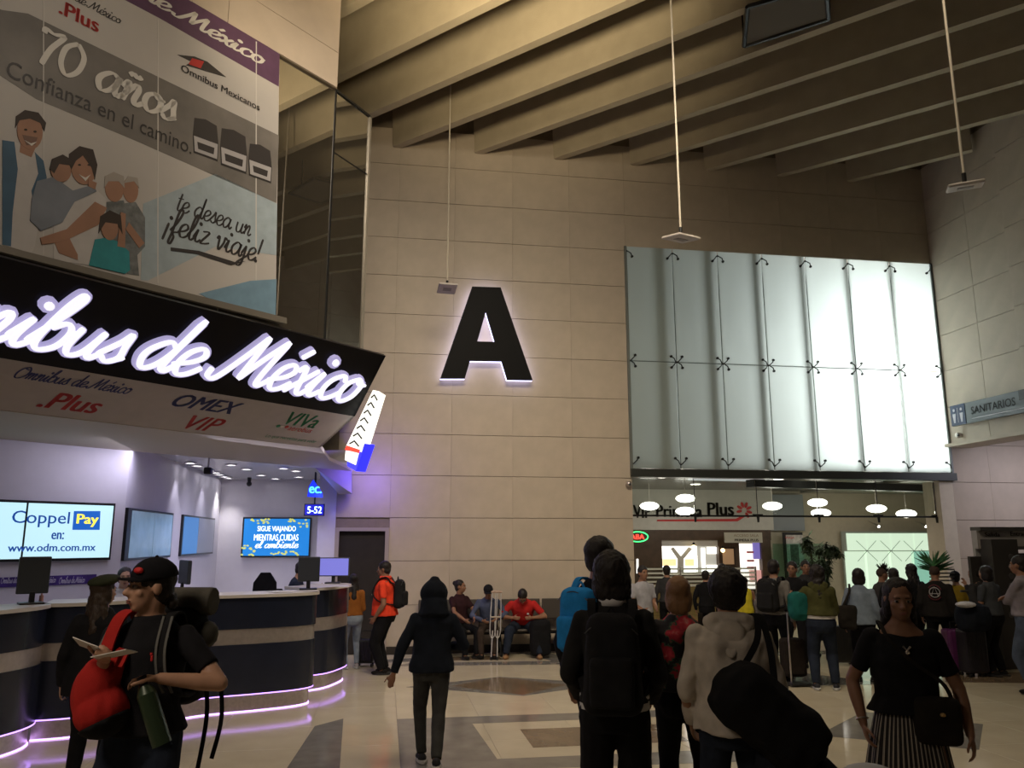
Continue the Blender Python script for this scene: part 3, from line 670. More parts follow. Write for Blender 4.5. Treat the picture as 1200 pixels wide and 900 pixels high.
# ---- banner hung on the glass
bn = thing('banner', 'large printed anniversary banner with a family photograph hung on dark glass', 'banner', F1.w(F1.px(160, 330)[0], F1.px(160, 330)[1], .05))
bw = mat('banner_white', (.50, .47, .44), .5, 0, .04, 1.5)
obj('print', F1.ppoly([(-60, 275), (0, 289), (161, 330), (320, 371), (325, 64), (222, -2), (120, -70), (-60, -120)], .03, .045), bw, bn)
def pr_(name, pts, m, n, label=None): return obj(name, F1.ppoly(pts, .045, .045 + n), m, bn, label)
purp = mat('print_purple', (.10, .045, .10), .45, 0, .1); greyb = mat('print_grey', (.17, .155, .14), .5, 0, .25, 2)
pr_('print_band', [(325, 65), (324, 103), (184, 23), (140, 0), (60, -45), (90, -90), (222, -1)], purp, .002)
for x_, y0_, y1_ in ((182, 24, 333), (297, 50, 360), (48, -60, 300)):
    a_ = F1.px(x_, y0_); c_ = F1.px(x_, y1_); pr_('seam', [(x_, y0_), (x_ + 1.2, y0_ + .6), (x_ + .6, y1_), (x_ - .6, y1_)], mat('seam_pale', (.60, .57, .53), .5), .0025)
obj('bottom_rail', F1.ppoly([(-60, 276), (0, 291), (161, 332), (330, 374), (330, 381), (161, 340), (0, 299), (-60, 284)], .045, .10), mat('rail_grey', (.20, .18, .15), .5, .3), bn)
# rounded grey band
L_ = [(0, 16), (40, 20), (324, 166), (322, 238), (160, 165), (20, 108), (0, 90)]
pr_('print_band', [(-60, -10), (0, 14), (30, 18), (324, 160), (321, 239), (160, 168), (40, 118), (0, 92), (-60, 60)], greyb, .002)
ltb = mat('print_pale_blue', (.36, .43, .47), .5, 0, .08); ltb2 = mat('print_blue', (.18, .30, .40), .5, 0, .08)
pr_('print_wave', [(165, 240), (250, 205), (322, 240), (321, 300), (250, 290), (170, 330), (162, 329)], ltb, .002)
pr_('print_wave', [(230, 345), (290, 330), (321, 328), (320, 371), (240, 350)], ltb2, .004)
wht = mat('print_white', (.68, .65, .60), .5); ink = mat('print_ink', (.035, .03, .03), .5); redp = mat('print_red', (.50, .03, .025), .5)
pcursive(F1, 'de México', 'lettering', wht, bn, (157, -7), (303, 79), 10, n=.05, wth=.26)
pcursive(F1, 'Omnibus de México', 'lettering', ink, bn, (30, -18), (138, 23), 6, n=.05, wth=.2)
ptext(F1, '.Plus', 'lettering', redp, bn, (65, 22), (113, 36), 17, n=.05, bold=.02)
pcursive(F1, '70', 'lettering', wht, bn, (35, 78), (92, 93), 25, n=.055, wth=.26, contrast=.5, slant=.15)
pcursive(F1, 'años', 'lettering', wht, bn, (107, 108), (200, 141), 25, n=.055, wth=.26, contrast=.4, slant=.2)
ptext(F1, 'Confianza en el camino.', 'lettering', ink, bn, (4, 92), (221, 182), 19, n=.052)
ptext(F1, 'Omnibus Mexicanos', 'lettering', ink, bn, (209, 84), (301, 132), 8, n=.052, bold=.01)
pr_('print_emblem', [(205, 66), (225, 68), (240, 74), (262, 92), (235, 84), (215, 78), (222, 74)], ink, .006); pr_('print_emblem', [(222, 70), (236, 74), (232, 82), (218, 77)], redp, .008)
pcursive(F1, 'te desea un', 'lettering', ink, bn, (203, 245), (290, 280), 13, n=.05, wth=.2)
pcursive(F1, '¡feliz viaje!', 'lettering', ink, bn, (189, 276), (300, 305), 16, n=.05, wth=.2)
pr_('print_stroke', [(197, 291), (230, 295), (272, 308), (285, 307), (268, 312), (228, 299), (197, 295)], ink, .006)
# three coaches on the banner
silver = mat('print_silver', (.42, .40, .40), .4); 
for (x, y, s) in ((223, 136, 1.0), (255, 148, 1.05), (288, 166, .92)):
    W, Hh = 30 * s, 44 * s; sl = .36
    q = lambda dx, dy: (x + dx, y + dy + dx * sl)
    pr_('print_coach', [q(2, 3), q(W * .5, 0), q(W - 2, 3), q(W, Hh * .55), q(W - 1, Hh), q(1, Hh), q(0, Hh * .55)], ink, .006, 'printed coach seen from the front')
    pr_('print_coach_bumper', [q(1, Hh * .55), q(W - 1, Hh * .55), q(W - 2, Hh * .95), q(2, Hh * .95)], silver, .009)
    pr_('print_coach_grille', [q(5, Hh * .68), q(W - 5, Hh * .68), q(W - 6, Hh * .86), q(6, Hh * .86)], ink, .011)
# the printed family
sk1 = mat('print_skin', (.36, .19, .12), .6, 0, .12, 3); hr1 = mat('print_hair', (.04, .025, .018), .6); blu = mat('print_denim', (.05, .12, .20), .6, 0, .2, 3); wsh = mat('print_shirt', (.55, .52, .50), .6, 0, .05); gsh = mat('print_greyshirt', (.20, .22, .26), .6, 0, .15, 3); tq = mat('print_turquoise', (.03, .27, .30), .6, 0, .1); grh = mat('print_greyhair', (.38, .34, .30), .6); gs2 = mat('print_plaid', (.16, .17, .17), .6, 0, .4, 12)
def oval(cx, cy, rx, ry, n=20, tilt=.35): return [(cx + rx * math.cos(i * 2 * math.pi / n), cy + ry * math.sin(i * 2 * math.pi / n) + tilt * rx * math.cos(i * 2 * math.pi / n) * .3) for i in range(n)]
def fam(pts, m, n): pr_('print_figure', pts, m, n)
fam([(0, 168), (12, 166), (40, 182), (52, 205), (47, 235), (38, 290), (34, 298), (0, 288)], wsh, .004)
fam([(0, 166), (14, 168), (18, 200), (12, 250), (10, 290), (0, 288)], blu, .006); fam([(38, 180), (48, 190), (52, 210), (36, 240), (34, 225), (42, 205)], blu, .006)
fam([(22, 165), (40, 172), (34, 186), (20, 180)], sk1, .006); fam(oval(32, 156, 15, 21), sk1, .008)
fam([(15, 152), (16, 138), (26, 131), (42, 134), (51, 146), (49, 156), (44, 146), (32, 141), (20, 143)], hr1, .010)
for ex in (27, 38): fam(oval(ex, 154 + (ex - 27) * .2, 2, 1.2, 8), hr1, .012)
fam([(25, 166), (33, 170), (40, 168), (34, 173)], wht, .012); fam([(23, 160), (41, 163), (38, 172), (28, 172)], mat('print_stubble', (.2, .11, .08), .6), .0095)
# mother
fam([(60, 240), (78, 226), (108, 222), (122, 235), (116, 265), (104, 300), (101, 312), (60, 306)], wsh, .005)
fam(oval(95, 198, 15, 20), sk1, .008); fam([(78, 205), (78, 182), (90, 173), (106, 177), (111, 195), (108, 212), (104, 198), (94, 184), (86, 190)], hr1, .010)
fam([(89, 206), (97, 210), (103, 206), (97, 214)], wht, .012)
for ex in (90, 101): fam(oval(ex, 195, 1.8, 1.1, 8), hr1, .012)
fam([(108, 238), (122, 245), (112, 265), (70, 285), (46, 288), (44, 280), (75, 270)], sk1, .011)
# child on her arm
fam([(40, 214), (60, 209), (82, 225), (106, 218), (110, 226), (84, 238), (70, 262), (45, 272), (32, 260), (34, 235)], gsh, .013)
fam(oval(68, 202, 12, 13), sk1, .014); fam([(55, 200), (58, 188), (70, 183), (82, 190), (80, 196), (66, 194), (60, 205)], hr1, .016)
fam([(60, 284), (78, 280), (88, 300), (88, 306), (66, 298)], sk1, .009); fam([(100, 212), (110, 216), (108, 224), (100, 220)], sk1, .015)
# grandparents
fam([(122, 238), (142, 236), (150, 262), (148, 300), (120, 280)], gs2, .003); fam(oval(131, 222, 11, 16), sk1, .006); fam([(119, 222), (120, 208), (130, 203), (142, 208), (143, 222), (136, 214), (124, 214)], grh, .008)
fam([(140, 240), (156, 238), (167, 256), (167, 290), (158, 300), (160, 324), (146, 322)], gs2, .004); fam(oval(150, 224, 9, 15), sk1, .007); fam([(142, 216), (147, 208), (158, 210), (160, 222), (154, 214)], grh, .009); fam([(148, 262), (166, 286), (160, 292), (144, 270)], sk1, .010)
# girl in turquoise
fam([(108, 282), (120, 280), (134, 284), (148, 296), (149, 318), (143, 322), (101, 312)], tq, .012); fam(oval(125, 268, 10, 15), sk1, .014); fam([(112, 275), (114, 255), (125, 248), (138, 254), (140, 276), (134, 264), (120, 262)], hr1, .016)
fam([(134, 290), (138, 250), (144, 252), (143, 292)], sk1, .013)

# ---- fascia sign leaning outwards; strip leaning back; soffit
S1 = 9.36
P_top = lambda s: skz(s, -9.45, 4.09); P_mid = lambda s: skz(s, -10.15, 3.40); P_bot = lambda s: skz(s, -11.0, 3.06)
cv = thing('ticket_office_canopy', 'black and white canopy with lit lettering above the navy ticket counters', 'canopy', skz(4.0, -11.5, 3.06))
gblack = mat('fascia_black', (0.006, 0.006, 0.010), .3, spec=.2); strip = mat('fascia_strip', (0.42, 0.39, 0.37), .5, 0, .04); soff = mat('soffit_beige', (0.40, 0.35, 0.28), .7)
SL = -3.0
def quadslab(a, b, c, d, th, m, nm):
    n = (b - a).cross(d - a).normalized(); 
    return obj(nm, prism([a, b, c, d], n * -th), m, cv)
quadslab(P_mid(SL), P_mid(S1), P_top(S1), P_top(SL), .05, gblack, 'fascia')
quadslab(P_bot(SL), P_bot(S1), P_mid(S1), P_mid(SL), .04, strip, 'logo_strip')
sd = S1 + 0.0
obj('soffit', prism([skz(SL, -11.0, 3.055), skz(S1, -11.0, 3.055), skz(S1 + 1.6, -12.6, 3.055), skz(13.1, -14.2, 3.055), skz(SL, -14.2, 3.055)], (0, 0, .05)), soff, cv)
obj('end_panel', prism([skz(S1, -9.45, 4.09), skz(S1, -10.15, 3.40), skz(S1, -11.0, 3.06), skz(S1, -11.6, 3.06), skz(S1, -11.6, 4.05), skz(S1, -9.5, 4.05)], -UD * .04), gblack, cv)
obj('top_deck', prism([skz(SL, -9.5, 4.06), skz(S1 - .05, -9.5, 4.06), skz(S1 - .05, -10.88, 4.10), skz(SL, -10.88, 4.10)], (0, 0, .04)), mat('deck_grey', (.16, .14, .12), .7), cv)
# lettering on the fascia
FF = Frame(P_mid(0), UD, P_top(0) - P_mid(0))
lav = emis('letter_glow', (0.62, 0.56, .95), 0.55)
sg = cv
def lit_word(txt, p0, p1, xh):
    a = FF.px(*p0); c = FF.px(*p1); mid = ((p0[0] + p1[0]) / 2, (p0[1] + p1[1]) / 2)
    h = abs(FF.px(mid[0], mid[1] - xh)[1] - FF.px(*mid)[1])
    ls = cursive(FF, txt, 'letter', lav, sg, a[0], (a[1] + c[1]) / 2, c[0] - a[0], h, n=.0, wth=.33, depth=.05, contrast=.74, split=True, slant=.35)
    fs = cursive(FF, txt, 'letter_face', emis('letter_core', (.93, .90, 1.0), 1.05), None, a[0], (a[1] + c[1]) / 2, c[0] - a[0], h, n=.045, wth=.17, depth=.03, contrast=.6, split=True, slant=.35)
    for l_, f_ in zip(ls, fs):
        f_.name = 'letter_face'; me = f_.data; D = WM[l_.name].inverted() @ f_.matrix_world; me.transform(D); f_.matrix_world = Matrix.Identity(4); f_.parent = l_
lit_word('Omnibus', (-205, 362), (134, 421), 40)
lit_word('de', (152, 424), (221, 438), 36)
lit_word('México', (248, 441), (406, 468), 33)
FS = Frame(P_bot(0), UD, P_mid(0) - P_bot(0))
navy = mat('ink_navy', (.02, .03, .14), .5); green = mat('ink_green_logo', (.01, .22, .09), .5)
pcursive(FS, 'Omnibus de México', 'lettering', navy, cv, (12, 443), (150, 460), 8, n=.003, wth=.24)
ptext(FS, '.Plus', 'lettering', redp, cv, (43, 474), (110, 487), 20, n=.003, bold=.02, shear=.2)
ptext(FS, 'OMEX', 'lettering', navy, cv, (199, 474), (273, 487), 16, n=.003, bold=.02, shear=.3)
ptext(FS, 'VIP', 'lettering', redp, cv, (213, 501), (252, 507), 17, n=.003, bold=.014, shear=.25)
ptext(FS, 'VIVa', 'lettering', green, cv, (328, 496), (367, 502), 16, n=.003, bold=.014)
ptext(FS, 'aerobus', 'lettering', redp, cv, (337, 503), (362, 508), 6, n=.003)
ptext(FS, 'Lo que necesitas para volar', 'lettering', green, cv, (309, 513), (368, 520), 5, n=.003)
for x, m_ in ((326, green), (331, wht), (336, redp)):
    b = NB(); c = FS.px(x, 499 + (x - 326) * .1); FS.poly([(c[0] + .025 * math.cos(i * .628), c[1] + .025 * math.sin(i * .628)) for i in range(10)], .002, .006, b); obj('dot', b, m_, cv)
# sign box hanging off the canopy end
lb = thing('lightbox_sign', 'narrow glowing white sign box with red and blue at the canopy end', 'sign', skz(S1 + .15, -10.2, 3.0))
def endpt(px, py, s): d = ray(px, py); t = s / (d.x + d.y); return OC + d * t
sE = S1 + 0.10
cs = [endpt(436, 458, sE), endpt(443, 466, sE), endpt(428, 525, sE), endpt(406, 527, sE)]
cs = [endpt(437, 457, sE), endpt(445, 462, sE), endpt(424, 530, sE), endpt(405, 524, sE)]
obj('panel', prism(cs, UD * .10), emis('lightbox_white', (1, .98, .86), 1.5), lb)
cs2 = [endpt(406, 522, sE - .02), endpt(421, 527, sE - .02), endpt(420, 531, sE - .02), endpt(404, 527, sE - .02)]
obj('stripe', prism(cs2, UD * .14), emis('lightbox_red', (.9, .05, .02), 1.6), lb)
cs2 = [endpt(405, 528, sE - .0), endpt(420, 532, sE - .0), endpt(417, 545, sE), endpt(404, 539, sE)]
obj('panel', prism(cs2, UD * .10), MATS['lightbox_white'], lb)
cs2 = [endpt(424, 519, sE), endpt(428, 520, sE + .0), endpt(417, 552, sE), endpt(407, 546, sE), endpt(407, 541, sE), endpt(417, 545, sE)]
obj('panel', prism(cs2, UD * .16), emis('lightbox_blue', (.02, .02, 1.0), 2.0), lb)
b = NB()
for k in range(7):
    q0 = endpt(435 - k * 4.2, 466 + k * 9, sE - .01); q1 = endpt(442 - k * 3.6, 469 + k * 9, sE - .01); tube(b, [q0, q0.lerp(q1, .5) + Vector((0, 0, .05)), q1], .011, 5)
obj('lettering', b, ink, lb)
point('lightbox_blue_glow', fwd(436, 560, 13.5), 22, (.20, .12, 1.0), .1)
point('lightbox_white_glow', endpt(450, 500, S1 + .8), 7, (.9, .85, 1.0), .1)
# end bulkhead box against the back wall and the white pier
tag(obj('end_bulkhead', prism([fwd(377, 528, 12.8), fwd(412, 527, 13.7), fwd(412, 578, 13.7), fwd(396, 578, 13.7), fwd(370, 549, 12.8)], (0.0, .22, 0)), mat('bulkhead_grey', (.34, .32, .32), .6)), 'grey bulkhead between the canopy end and the back wall', 'bulkhead')
# wall pieces of the office interior
XC, YC, ZC = -3.3, 17.0, 3.14
kw = struct('wall_kiosk', bx(XC, -.84, YC, YC + .1, 0, ZC), kioskW)
struct('trim_3', bx(-1.14, -.84, WY - .02, WY + .3, 0, 3.2), kioskW)
struct('wall_kiosk_side', bx(-.95, -.85, WY + .3, YC, 0, ZC), kioskW)
struct('wall_side', bx(XC - .1, XC, 10.98, YC + .1, 0, ZC), kioskW)
c0 = Vector((XC, 10.98, 0)); FL = Frame(c0 - UD * 4, UD, (0, 0, 1))
struct('wall_screen', FL.rect(0, 4.0, 0, ZC, -.1, 0), kioskW)
kc = struct('ceiling_kiosk', prism([(XC - .1, 10.98, ZC), (c0 - UD * 4).to_tuple()[:2] + (ZC,), skz(2.5, -14.15, ZC), skz(13.3, -14.15, ZC), (-.84, WY, ZC), (-.84, YC, ZC), (XC - .1, YC, ZC)], (0, 0, .05)), mat('kiosk_ceiling', (.45, .44, .47), .25))
ORD = ['leftmost', 'second', 'third', 'fourth', 'fifth', 'sixth', 'seventh', 'eighth', 'ninth', 'tenth', 'eleventh', 'twelfth', 'thirteenth', 'fourteenth', 'fifteenth', 'sixteenth', 'rightmost']
DLX = [76, 182, 180, 150, 173, 208, 231, 253, 271, 229, 289, 272, 306, 346.7, 350, 325, 332]
DLW = [(ORD[sorted(DLX).index(x)] + (' of them all' if x in (76, 350) else ' counted from the left')) for x in DLX]
dl = emis('downlight_glow', (1.0, .96, 1.0), 9)
for i, (px_, py_) in enumerate(((76, 527), (182, 537), (180, 546), (150, 550), (173, 558), (208, 554), (231, 546), (253, 554), (271, 545), (229, 560), (289, 550), (272, 561), (306, 557), (346.7, 552), (350, 559), (325, 561), (332, 549))):
    c = gp(px_, py_, ZC - .01)
    if i == 0: c = gp(px_, py_, 3.05)
    if c.y > 16.6 or c.x < XC + .15 and i: c = fwd(px_, py_, min(16.3, c.y)); c.z = ZC - .012; c.x = max(c.x, XC + .2) if i else c.x; c.y = min(c.y, 16.6)
    o = thing('downlight', 'round white recessed downlight in the ticket office ceiling, ' + DLW[i], 'downlight', c, 'downlights of the ticket office')
    b = NB(); frust(b, c, c + Vector((0, 0, .01)), .07, .07, 16); obj('lamp', b, dl, o)
    b = NB(); tube(b, [c + Vector((.085 * math.cos(a * math.pi / 8), .085 * math.sin(a * math.pi / 8), .002)) for a in range(17)], .012, 5); obj('rim', b, whiteP, o)
    if i in (1, 4, 7, 9, 12, 14, 11): spot('downlight_beam', c - Vector((0, 0, .03)), c - Vector((0, 0, 2)), 26, (.88, .84, 1.0) if i != 4 else (1, .95, .6), 80, .7, .05)
# security camera in the office ceiling
def seccam(c, label):
    o = thing('security_camera', label, 'camera', c); b = NB(); ell(b, c, .05); obj('dome', b, blackP, o, smooth=180); b = NB(); frust(b, c + Vector((0, 0, .02)), c + Vector((0, 0, .12)), .03, .04); obj('mount', b, darkM, o)
c = fwd(244, 552, 11.5); o = thing('ceiling_camera', 'boxy black camera hanging from the ticket office ceiling', 'camera', c); b = NB(); box(b, c, (.11, .14, .10), None, .02); obj('body', b, blackP, o); b = NB(); tube(b, [c, (c.x, c.y, ZC)], .012, 6); obj('mount', b, whiteP, o)
seccam(fwd(292, 567, 15.0), 'small dark dome camera on the white office wall')
# LED screen: Coppel
sc = thing('wall_screen', 'wide pale blue advertising screen showing a payment website on the left office wall', 'screen', FL.w(FL.px(60, 652)[0], 1.66, 0))
a = FL.px(-70, 652); c = FL.px(133, 592); umid = FL.px(29, 600)[0]
zb, zt_ = FL.px(133, 652)[1] - .01, FL.px(133, 593)[1]
obj('bezel', FL.rect(a[0], c[0], zb - .03, zt_ + .03, 0, .05), blackP, sc)
obj('display', FL.rect(umid + .012, c[0] - .025, zb, zt_, .05, .055), emis('screen_pale', (.55, .85, .95), 1.0), sc)
obj('display', FL.rect(a[0] + .02, umid - .012, zb, zt_, .05, .055), MATS['screen_pale'], sc)
eb = emis('screen_blue', (.01, .07, .35), .8); ey = emis('screen_yellow', (1, .85, .1), 1.1)
ptext(FL, 'Coppel', 'lettering', eb, sc, (10, 619), (78, 617), 16 if False else 19, n=.058, bold=.005)
pp = [FL.px(82, 621), FL.px(114, 621), FL.px(115, 599), FL.px(84, 599)]
obj('logo_box', FL.poly(pp, .056, .058), emis('screen_midblue', (.01, .12, .55), .9), sc)
ptext(FL, 'Pay', 'lettering', ey, sc, (86, 617.5), (112, 617.5), 15, n=.06, bold=.02)
ptext(FL, 'en:', 'lettering', eb, sc, (57, 632), (72, 632), 8, n=.058, bold=.02)
ptext(FL, 'www.odm.com.mx', 'lettering', eb, sc, (6, 646), (109, 646), 9, n=.058, bold=.015)
# purple slogan band and shelf beneath
sb = thing('slogan_band', 'purple printed band along the white wall below the large pale screen', 'wall band', FL.w(2.8, 1.35, 0))
za, zc2 = FL.px(80, 685)[1], FL.px(80, 674)[1]
obj('band', FL.rect(FL.px(-40, 680)[0], FL.px(112, 680)[0], za, zc2, 0, .012), mat('band_purple', (.05, .02, .18), .5, 0, .3, 10), sb)
for i in range(3): pcursive(FL, 'Omnibus de México', 'lettering', mat('band_white', (.5, .48, .6), .5), sb, (0 + i * 34, 683), (30 + i * 34, 683), 4, n=.014, wth=.25)
tag(obj('back_counter', FL.rect(FL.px(-60, 690)[0], FL.px(140, 690)[0], .7, .98, 0, .35), kioskW), 'white back counter under the purple slogan band', 'counter')
# side wall screens (dark, tilted reflections)
FX = Frame((XC, 0, 0), (0, -1, 0), (0, 0, 1))
FX = Frame((XC, 0, 0), (0, 1, 0), (0, 0, 1)); FX.N = Vector((1, 0, 0))
def FXr(y0, y1, z0, z1, n0, n1): return bx(XC + n0, XC + n1, y0, y1, z0, z1)
s2 = thing('side_screen', 'grey blue double screen on the side wall behind the capped man', 'screen', (XC, 12.1, 1.66)); obj('bezel', FXr(10.99, 13.25, 1.66, 2.33, 0, .04), blackP, s2)
obj('display', FXr(11.15, 12.2, 1.69, 2.30, .04, .045), mat('screen_off_blue', (.22, .32, .42), .2, 0, .4, 2.2, emit=(.25, .38, .52), estr=.35), s2); obj('display', FXr(12.22, 13.2, 1.69, 2.30, .04, .045), MATS['screen_off_blue'], s2)
s3 = thing('side_screen', 'smaller blue and grey screen deeper on the side wall', 'screen', (XC, 15.1, 1.66)); obj('bezel', FXr(13.9, 16.4, 1.66, 2.33, 0, .04), blackP, s3); obj('display', FXr(13.95, 15.0, 1.69, 2.30, .04, .045), emis('screen_blue_dim', (.08, .25, .60), .7), s3); obj('display', FXr(15.02, 16.35, 1.69, 2.30, .04, .045), mat('screen_grey', (.35, .38, .45), .3), s3)
# TV
FT = Frame((0, YC, 0), (1, 0, 0), (0, 0, 1))
tv = thing('television', 'blue television with a slogan and yellow leaves on the white office wall', 'television', yp(324, 653, YC))
a = FT.px(282.5, 653); c = FT.px(365.5, 606.5)
obj('bezel', FT.rect(a[0], c[0], a[1], c[1], 0, .06), blackP, tv)
obj('display', FT.rect(a[0] + .03, c[0] - .03, a[1] + .03, c[1] - .03, .06, .065), emis('tv_blue', (.01, .20, .62), 1.1), tv)
ew = emis('tv_white', (.9, .95, 1), 1.3)
ptext(FT, 'SIGUE VIAJANDO', 'lettering', ew, tv, (302, 624.5), (347, 624.5), 8, n=.067, bold=.014); ptext(FT, 'MIENTRAS CUIDAS', 'lettering', ew, tv, (298, 633.5), (350, 633.5), 7.5, n=.067, bold=.014)
pcursive(FT, 'el ambiente', 'lettering', ew, tv, (299, 642), (349, 642), 4.6, n=.067, wth=.25)
b = NB()
for (cx, cy, rx, ry) in ((306, 610, 13, 3.5), (351, 612, 12, 6), (290, 646, 9, 7), (334, 649, 16, 4)):
    for k in range(26):
        x = cx + random.uniform(-rx, rx); y = cy + random.uniform(-ry, ry)
        if not (284 < x < 364 and 608.5 < y < 651): continue
        p = FT.px(x, y); t = random.random() * 3
        FT.poly([(p[0] + .028 * math.cos(t + i * 1.257), p[1] + .018 * math.sin(t + i * 1.257)) for i in range(5)], .066, .067 + k * .0001, b)
obj('leaves', b, emis('tv_leaf', (.75, .78, .18), .8), tv)
# queue display 5-52 and blue logo
FD = Frame((0, 14.0, 0), (1, 0, 0), (0, 0, 1))
o = thing('queue_display', 'small blue number display hanging under the canopy end', 'display', yp(368, 604, 14.0)); a = FD.px(356, 604.5); c = FD.px(380.5, 590.5)
obj('housing', FD.rect(a[0], c[0], a[1], c[1], -.05, 0), blackP, o); obj('display', FD.rect(a[0] + .015, c[0] - .015, a[1] + .015, c[1] - .015, 0, .004), emis('queue_blue', (.01, .01, .45), 1.2), o); ptext(FD, '5-52', 'lettering', emis('queue_white', (.6, .85, 1), 2.5), o, (360, 601.5), (377, 601.5), 8, n=.006, bold=.014)
b = NB(); p = FD.w((a[0] + c[0]) / 2, c[1], -.03); tube(b, [p, (p.x, p.y, 3.05)], .012, 6); obj('rod', b, darkM, o)
o = thing('blue_light_sign', 'bright blue triangular light sign above the number display', 'sign', yp(368, 583, 13.8)); FD2 = Frame((0, 13.8, 0), (1, 0, 0), (0, 0, 1)); 
obj('panel', FD2.ppoly([(367, 562), (378, 578), (378, 583), (360, 582), (362, 570)], -.03, 0), emis('deep_blue', (.01, .03, .8), 1.4), o); ptext(FD2, 'ec.', 'lettering', emis('cyan_glow', (.1, .6, 1), 2.2), o, (362, 578), (377, 578), 8, n=.004, bold=.02); 
obj('rod', bx(*(lambda p: (p.x - .01, p.x + .01, p.y - .0, p.y + .02, p.z, 3.05))(FD2.w(*FD2.px(369, 566), -.02))), darkM, o)
point('blue_sign_glow', yp(372, 580, 13.6), 5, (.1, .15, 1), .05)

# ---- counters
def counter(label, pts, ground, top_over=.04, zt_=1.29, hid=None):
    P = crom([(x, y, 0) for x, y in pts], 10)
    n = len(P); N = []
    for i in range(n):
        t = (P[min(i + 1, n - 1)] - P[max(i - 1, 0)]).normalized(); N.append(Vector((t.y, -t.x, 0)))   # outward (towards the hall)
    o = thing('service_counter', label, 'counter', P[n // 2], 'curved navy counters of the ticket office')
    def shell(z0, z1, off, th=.06):
        b = NB(); rings = []
        for p, nn in zip(P, N):
            q = p + nn * off
            rings.append([q + Vector((0, 0, z0)), q + Vector((0, 0, z1)), q - nn * th + Vector((0, 0, z1)), q - nn * th + Vector((0, 0, z0))])
        loft(b, rings); return b
    nv = mat('counter_navy', (.014, .018, .034), .22, 0, .1, 4, spec=.6); sv = mat('counter_silver', (.55, .50, .47), .35, .8, .08, 20)
    obj('lower_panel', shell(.20, .745, 0), nv, o, smooth=40); obj('upper_panel', shell(.915, 1.265, 0), nv, o, smooth=40)
    obj('band', shell(.745, .915, -.012), sv, o, smooth=40); obj('plinth', shell(.0, .19, -.05), steel, o, smooth=40)
    obj('worktop', shell(1.265, 1.30, .03, .62), mat('counter_top', (.58, .54, .48), .35), o, smooth=40)
    obj('body', shell(.0, 1.26, -.07, .5), kioskW, o)
    obj('light_strip', shell(.188, .196, .004, .03), emis('led_violet', (.50, .26, 1.0), 3), o); obj('light_strip', shell(.002, .012, -.04, .02), emis('led_violet_low', (.60, .34, 1.0), 4), o)
    return o
counter('long curved navy counter with a pale band behind the capped man', [(-3.34, 8.84), (-2.95, 8.95), (-2.35, 9.38), (-1.94, 9.76 - .02), (-1.38, 9.94), (-.98, 10.12), (-.80, 10.34), (-.86, 10.62)], 0)
counter('far curved navy counter next to the dark door', [(-1.0, 11.05), (-.72, 11.25), (-.55, 11.6), (-.47, 11.95), (-.56, 12.25)], 0)
counter('near left curved navy counter at the photo edge', [(-4.6, 7.0), (-4.1, 7.35), (-3.6, 7.8), (-3.30, 8.35), (-3.27, 8.75), (-3.45, 9.0)], 0)
def monitor(c, az, label, wd, hh, lit_m=None, group=None):
    o = thing('monitor', label, 'monitor', c, group, az); M = Matrix.Translation(c) @ Matrix.Rotation(-az, 4, 'Z')   # screen faces local +Y
    b = NB(); box(b, (0, 0, .10 + hh / 2), (wd, .045, hh), None, .01); obj('housing', mul(b, M), mat('monitor_grey', (.035, .04, .045), .45), o)
    b = NB(); box(b, (0, .024, .10 + hh / 2), (wd - .03, .004, hh - .03)); obj('display', mul(b, M), lit_m or blackP, o)
    b = NB(); box(b, (0, -.02, .06), (.05, .03, .12), None, .005); obj('stand', mul(b, M), blackP, o)
    b = NB(); box(b, (0, 0, .01), (.22, .18, .02), None, .008); obj('foot', mul(b, M), blackP, o)
c = gp(36, 708, 1.30); monitor(c, R(-30), 'grey monitor seen from behind on the near left counter', .28, .36)
c = fwd(215, 692, 9.9); c.z = 1.30; monitor(c, R(60), 'monitor seen edge-on above the long counter', .36, .28)
c = gp(361, 691, 1.30); monitor(c, R(-6), 'dark monitor seen from behind at the end of the long counter', .27, .31)
c = fwd(390, 687, 11.9); c.z = 1.30; monitor(c, R(184), 'monitor with a glowing violet screen facing the hall on the far counter', .46, .27, emis('monitor_violet', (.22, .22, .75), .8))
# papers on the counters
for (px_, py_, f, lb_) in ((395, 688, 11.7, 'white papers on the far counter'), (330, 694, 10.7, 'flat white papers on the long counter'), (48, 706, 8.2, 'small bottle of gel beside the near monitor')):
    c = gp(px_, py_, 1.30)
    if 'bottle' in lb_: b = NB(); frust(b, c, c + Vector((0, 0, .07)), .022, .02); frust(b, c + Vector((0, 0, .07)), c + Vector((0, 0, .10)), .008, .008); tag(obj('gel_bottle', b, mat('gel_pink', (.5, .25, .2), .4)), lb_, 'bottle')
    else: b = NB(); [box(b, c + Vector((.0 + .02 * i, .01 * i, .004 + .004 * i)), (.28, .2, .004), Matrix.Rotation(.2 * i, 3, 'Z')) for i in range(3)]; tag(obj('paper_stack', b, whiteP), lb_, 'papers')
